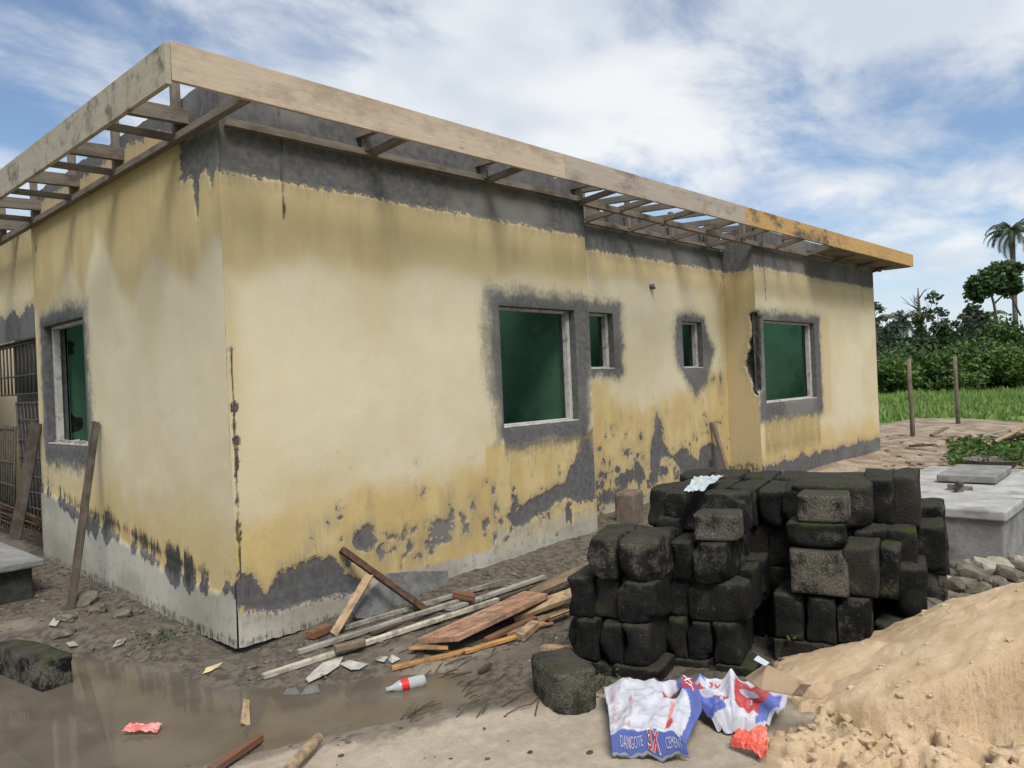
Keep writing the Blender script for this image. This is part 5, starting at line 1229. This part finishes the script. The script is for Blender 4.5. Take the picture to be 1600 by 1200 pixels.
def palm(px, dist, H_, crown_r, label, nf, seed, lean=.0):
    b0 = polar(px, dist); e = empty('palm_tree', (b0.x, b0.y, 0)); tag(e, label, 'palm tree', 'palms on the skyline'); r = random.Random(seed)
    m = MB(); m.tube([(0, 0, 0), (lean*.3, 0, H_*.4), (lean*.7, 0, H_*.75), (lean, 0, H_)], [.28, .22, .20, .24], 8); m.build('trunk', M['bark'], e, smooth=True)
    V = []; F = []; T = []
    for i in range(nf):
        a = 2*PI*i/nf*1.0+r.uniform(-.2, .2); el = r.uniform(-.35, 1.25); L = crown_r*r.uniform(.85, 1.1); pts = []
        x = 0; z = 0; th = el
        for k in range(9):
            pts.append(Vector((math.cos(a)*x, math.sin(a)*x, z))); x += math.cos(th)*L/8; z += math.sin(th)*L/8; th -= .20+.05*k*.5
        sd = Vector((-math.sin(a), math.cos(a), 0)); tone = r.random()
        for k in range(1, 9):
            for sg in (-1, 1):
                for q in (0, .5):
                    p = pts[k-1].lerp(pts[k], q); ll = L*.22*(1-abs(k-4)/7); tip = p+sd*sg*ll*.75+Vector((0, 0, -ll*.6))+(pts[k]-pts[k-1])*.5; wd = (pts[k]-pts[k-1])*.26
                    o = len(V); V += [p-wd, p+wd, tip]; F.append((o, o+1, o+2)); T += [tone]*3
    V = [v+Vector((lean, 0, H_)) for v in V]
    mesh_obj('crown', V, F, L4, e, attrs=dict(tone=T)); return e
palm(1590, 70, 13.4, 3.0, 'tallest palm at the right edge of the picture', 30, 1, .2)
palm(1387, 62, 4.3, 2.4, 'low palm just right of the house corner', 26, 2); palm(1411, 64, 5.3, 2.3, 'palm second from the house corner beside the bare tree', 26, 3)
palm(1538, 66, 5.0, 2.6, 'palm standing between the bare tree and the tall palm', 28, 4, .1)
palm(1650, 75, 11, 3.0, 'palm beyond the right edge of the picture', 24, 5)
def z_at(px, py, dist): return 1.6+((565-py)-(px-1600)*.044)/FPX*dist
# umbrella-crowned tree on a thin stem at the right
b0 = polar(1562, 60); zt = z_at(1562, 452, 60)
tree('umbrella_tree', (b0.x, b0.y, 0), [([(.3, 0, 0), (.1, 0, 3.5), (-.2, 0, 6.2), (-.5, 0, 7.4)], [.16, .12, .10, .07]), ([(-.2, 0, 6.2), (.9, 0, 7.2), (1.5, .1, 7.9)], [.07, .06, .04]), ([(1.9, .1, 5.2), (1.3, 0, 6.4), (.6, 0, 7.4)], [.07, .06, .04])],
     [((-1.3, .2, 7.3), (.85, .8, .75), 700), ((-.2, 0, 7.9), (.9, .8, .85), 800), ((.9, .2, 8.2), (.95, .9, .9), 900), ((-.9, -.2, 8.2), (.6, .6, .55), 450), ((.4, .1, 8.9), (.7, .7, .5), 450), ((1.5, .3, 7.5), (.7, .7, .7), 450), ((-1.7, 0, 7.9), (.5, .5, .4), 280), ((1.7, .2, 8.9), (.6, .6, .5), 300)], L1, .26, 'dark umbrella shaped tree in front of the tallest palm', seed=201)
# bare, vine hung tree
b0 = polar(1443, 52); br = [([(0, 0, 0), (0, 0, 3.0), (-.1, 0, 5.2), (-.12, 0, 6.9)], [.30, .22, .12, .03])]; r_ = random.Random(8)
for k in range(26):
    z = r_.uniform(2.6, 6.3); a = r_.uniform(0, 6.28); L = r_.uniform(.8, 2.1)*(1.1-z/9); p = Vector((-.08, 0, z)); q = p+Vector((math.cos(a)*L*.6, math.sin(a)*L*.6, L*.45)); t2 = q+Vector((math.cos(a)*L*.35+r_.uniform(-.2, .2), math.sin(a)*L*.4, L*.7*r_.uniform(.2, 1)))
    br.append(([p, q, t2], [.045, .028, .012])); br.append(([q, q+Vector((r_.uniform(-.5, .5), r_.uniform(-.5, .5), r_.uniform(.2, .7)))], [.018, .008]))
tree('bare_tree', (b0.x, b0.y, 0), br, [((-.05, 0, 3.3), (.35, .35, 1.6), 500), ((.55, 0, 2.6), (.7, .6, .9), 500), ((1.7, 0, 3.1), (.8, .7, .8), 650), ((1.5, .2, 3.9), (.45, .4, .5), 260), ((-1.2, 0, 2.6), (.8, .6, .7), 350), ((.3, 0, 5.2), (.5, .4, .5), 60), ((.9, 0, 6.2), (.5, .4, .4), 70), ((-.3, 0, 4.6), (.3, .3, .4), 60)], L1, .2, 'half bare vine hung tree standing above the hedge', seed=202)
b0 = polar(1392, 55); br = [([(0, 0, 0), (.05, 0, 2.5), (.0, 0, 4.6)], [.16, .10, .02])]
for k in range(16):
    z = r_.uniform(2.0, 4.3); a = r_.uniform(0, 6.28); L = r_.uniform(.7, 1.6); p = Vector((.03, 0, z)); q = p+Vector((math.cos(a)*L*.7, math.sin(a)*L*.7, L*.6)); br.append(([p, q, q+Vector((r_.uniform(-.3, .3), 0, .5))], [.03, .018, .008]))
tree('bare_tree', (b0.x, b0.y, 0), br, [((-.6, 0, 4.0), (.8, .6, .5), 220), ((.5, 0, 4.4), (.7, .6, .5), 160), ((0, 0, 3.2), (1.0, .8, .6), 260)], L4, .19, 'thin airy tree right beside the far house corner', seed=203)
b0 = polar(1530, 58)
tree('leafy_tree', (b0.x, b0.y, 0), [([(0, 0, 0), (.1, 0, 3.0), (0, 0, 5.4)], [.18, .12, .04])], [((0, 0, 4.4), (.9, .8, .9), 500), ((-.3, 0, 5.4), (.55, .5, .6), 260), ((.5, 0, 3.6), (1.0, .8, .7), 450), ((.4, 0, 5.0), (.4, .4, .5), 160)], L4, .24, 'leafy young tree left of the umbrella tree', seed=204)
for i, (px, dd, H_, lab) in enumerate(((1372, 50, 5.6, 'slender airy tree closest to the far house corner'), (1470, 54, 5.4, 'slender airy tree between the bare tree and the young tree'), (1508, 56, 5.0, 'slender airy tree just left of the young leafy tree'))):
    b0 = polar(px, dd); br = [([(0, 0, 0), (.06, 0, H_*.5), (-.05, 0, H_)], [.10, .06, .015])]; bl = []
    for k in range(12):
        z = H_*(.4+.05*k); a = k*2.4; L = .9*(1.15-z/H_)+.25; q = Vector((math.cos(a)*L, math.sin(a)*L*.6, z+.35)); br.append(([(0, 0, z), q], [.022, .008])); bl.append(((q.x, q.y, q.z), (.34, .34, .22), 70))
    tree('slender_tree', (b0.x, b0.y, 0), br, bl, L4, .15, lab, seed=210+i)
# field grass
def grass():
    r = np.random.default_rng(11); n = 26000; dist = 19+26*r.random(n)**.8; px = 1340+(1760-1340)*r.random(n)
    u = (px-800)/FPX; P = CAM[None]+(_d[None]+u[:, None]*_r[None])*dist[:, None]; x = P[:, 0]; y = P[:, 1]
    c = fbm(x*.5, y*.5, 3, 7); keep = (x > 20.5+1.5*c) & (c > .30); x, y, c = x[keep], y[keep], c[keep]; n = len(x); g = ground_h(x, y)
    h = (.06+.50*np.clip(fbm(x*.9, y*.9, 3, 19)-.28, 0, .5))*r.uniform(.4, 1.5, n); a = r.uniform(0, 2*PI, n); w = .03+.05*r.random(n); lx = r.normal(0, .25, n)*h; ly = r.normal(0, .25, n)*h
    V = np.stack([np.c_[x-np.cos(a)*w, y-np.sin(a)*w, g-.02], np.c_[x+np.cos(a)*w, y+np.sin(a)*w, g-.02], np.c_[x+lx, y+ly, g+h]], 1).reshape(-1, 3)
    o = mesh_obj('grass', V, np.arange(3*n).reshape(n, 3), LG, attrs=dict(tone=np.repeat(r.random(n)*.5+c*.6, 3))); tag(o, 'tall green field grass between the dirt yard and the hedge', 'grass', None, 'stuff')
grass()
def brush():
    c0 = gp(1555, 700); V = []; 
    r = np.random.default_rng(5); n = 5200; d = np.abs(r.normal(0, 1, n)); a = r.uniform(0, 2*PI, n)
    u = (r.uniform(1475, 1700, n)-800)/FPX; dd = r.uniform(11.2, 15.5, n); P = CAM[None]+(_d[None]+u[:, None]*_r[None])*dd[:, None]; g = ground_h(P[:, 0], P[:, 1]); P[:, 2] = g+.03+.30*r.random(n)*np.clip(fbm(P[:, 0], P[:, 1], 3, 3)*2-.6, 0, 1)
    kp = (fbm(P[:, 0]*1.1, P[:, 1]*1.1, 3, 23)+.22*np.clip((u*FPX+800-1475)/110, 0, 1)+.16*np.clip((dd-11.2)/2, 0, 1)-.25*np.clip((dd-14)/1.5, 0, 1)+.12*(r.random(n)-.5) > .72); P = P[kp]
    V, F, t = leaf_mesh(P, .05, None, 2.4, 3, .1); o = mesh_obj('cut_brush', V, F, L2, attrs=dict(tone=t)); tag(o, 'low heap of cut green brush on the dirt', 'brush', None, 'stuff')
brush()
BR = [((1505, 690), (1575, 672)), ((1525, 705), (1600, 668)), ((1560, 690), (1612, 676)), ((1540, 680), (1600, 690)), ((1480, 692), (1530, 684)), ((1585, 700), (1620, 655)), ((1420, 697), (1456, 695)), ((1455, 680), (1480, 668))]
for i, (p_, q_) in enumerate(BR):
    board('brush_stick', gp(*p_, .05), gp(*q_, .12+.1*(i % 3)), .09, .04, W[('grey', 'tan', 'mid', 'grey', 'pale', 'tan', 'dark', 'mid')[i]], ('lowest grey stick on the cut brush', 'long tan stick across the cut brush', 'brown stick deep in the cut brush', 'flat grey board on the cut brush', 'pale stick at the left end of the cut brush', 'steep tan stick at the right end of the cut brush', 'dark plank lying on the dirt left of the brush', 'short brown stick between the two posts')[i], 'stick', seed=50+i, group='sticks on the dirt yard')
# ------------------------------------------------------------------ small debris and weeds
def mudpos():
    for _ in range(20):
        x, y = random.uniform(-1.6, 3.8), random.uniform(-2.9, 4)
        if x > -.02 and y > -.02: continue
        d = -y if x > 0 else math.hypot(x, min(y, 0)) if y < 0 else -x
        if random.random() < math.exp(-d/.55) and gz(x, y) > WATER_Z+.01: return x, y, gz(x, y)
    return None
scatter('mud_crumbs', M['stone'], 900, mudpos, .004, .028, .7, 'small crumbs of mortar and stone along the foot of the walls')
def chippos():
    x, y = random.uniform(-1.6, 2.6), random.uniform(-2.7, 3.4)
    if (x > -.05 and y > -.05) or gz(x, y) < WATER_Z+.008: return None
    return x, y, gz(x, y)
scatter('paint_flakes', M['paper'], 170, chippos, .004, .017, .22, 'tiny pale paint flakes strewn on the mud')
scatter('dark_chips', W['dark'], 900, chippos, .003, .022, .25, 'tiny dark wood chips strewn on the mud')
def yardpos():
    u = (random.uniform(1370, 1700)-800)/FPX; p = CAM+(_d+u*_r)*random.uniform(8.5, 17); return (p[0], p[1], gz(p[0], p[1])) if p[0] > 9.5 or p[1] < -3.6 else None
scatter('yard_debris', M['stone'], 420, yardpos, .012, .085, .45, 'scattered stones and clods on the dirt yard behind the house')
scatter('yard_litter', W['mid'], 160, yardpos, .012, .09, .2, 'scattered wood chips on the dirt yard behind the house')
def twig_heap():
    m = MB(); r = random.Random(4)
    for k in range(150):
        px, py = (r.uniform(620, 930), r.uniform(1015, 1130)) if k < 70 else (r.uniform(560, 900), r.uniform(930, 1010))
        p = gp(px, py, .006)
        if gz(p.x, p.y) < WATER_Z-.02: continue
        a = r.uniform(-.6, .9); L = r.uniform(.04, .22); q = p+Vector((math.cos(a)*L, math.sin(a)*L*.6, r.uniform(0, .02))); m.tube([p, (p+q)/2+Vector((0, 0, .008)), q], [.003, .0035, .002], 4)
    tag(m.build('twigs', W['dark']), 'thin dark twigs and splinters strewn round the timber', 'twigs', None, 'stuff')
twig_heap()
def weeds(c, n, rad_, lab):
    P = []; r = np.random.default_rng(int(abs(c.x*1000))); 
    P = np.c_[c.x+r.normal(0, rad_, n), c.y+r.normal(0, rad_, n), np.zeros(n)]; P[:, 2] = ground_h(P[:, 0], P[:, 1])+np.abs(r.normal(0, .035, n))
    V, F, t = leaf_mesh(P, .012, None, 1.8, 5, 0); tag(mesh_obj('weeds', V, F, L1, attrs=dict(tone=t)), lab, 'weeds', None, 'stuff')
weeds(gp(905, 1040), 260, .07, 'small dark weeds at the foot of the left pile'); weeds(gp(250, 1000), 160, .08, 'mossy weeds on the mud below the side wall'); weeds(gp(935, 1075), 160, .08, 'small weeds in front of the left pile')
p = PR.o+PR.e1*.07+PR.e2*(-.02); V, F, t = leaf_mesh(np.array([[p.x-.01+.012*k, p.y-.012*k, .145+.012*(k % 2)] for k in range(5)]), .03, None, 1.3, 6, -.2); tag(mesh_obj('seedling', V, F, L3, attrs=dict(tone=t)), 'tiny green seedling in a joint of the right pile', 'seedling')
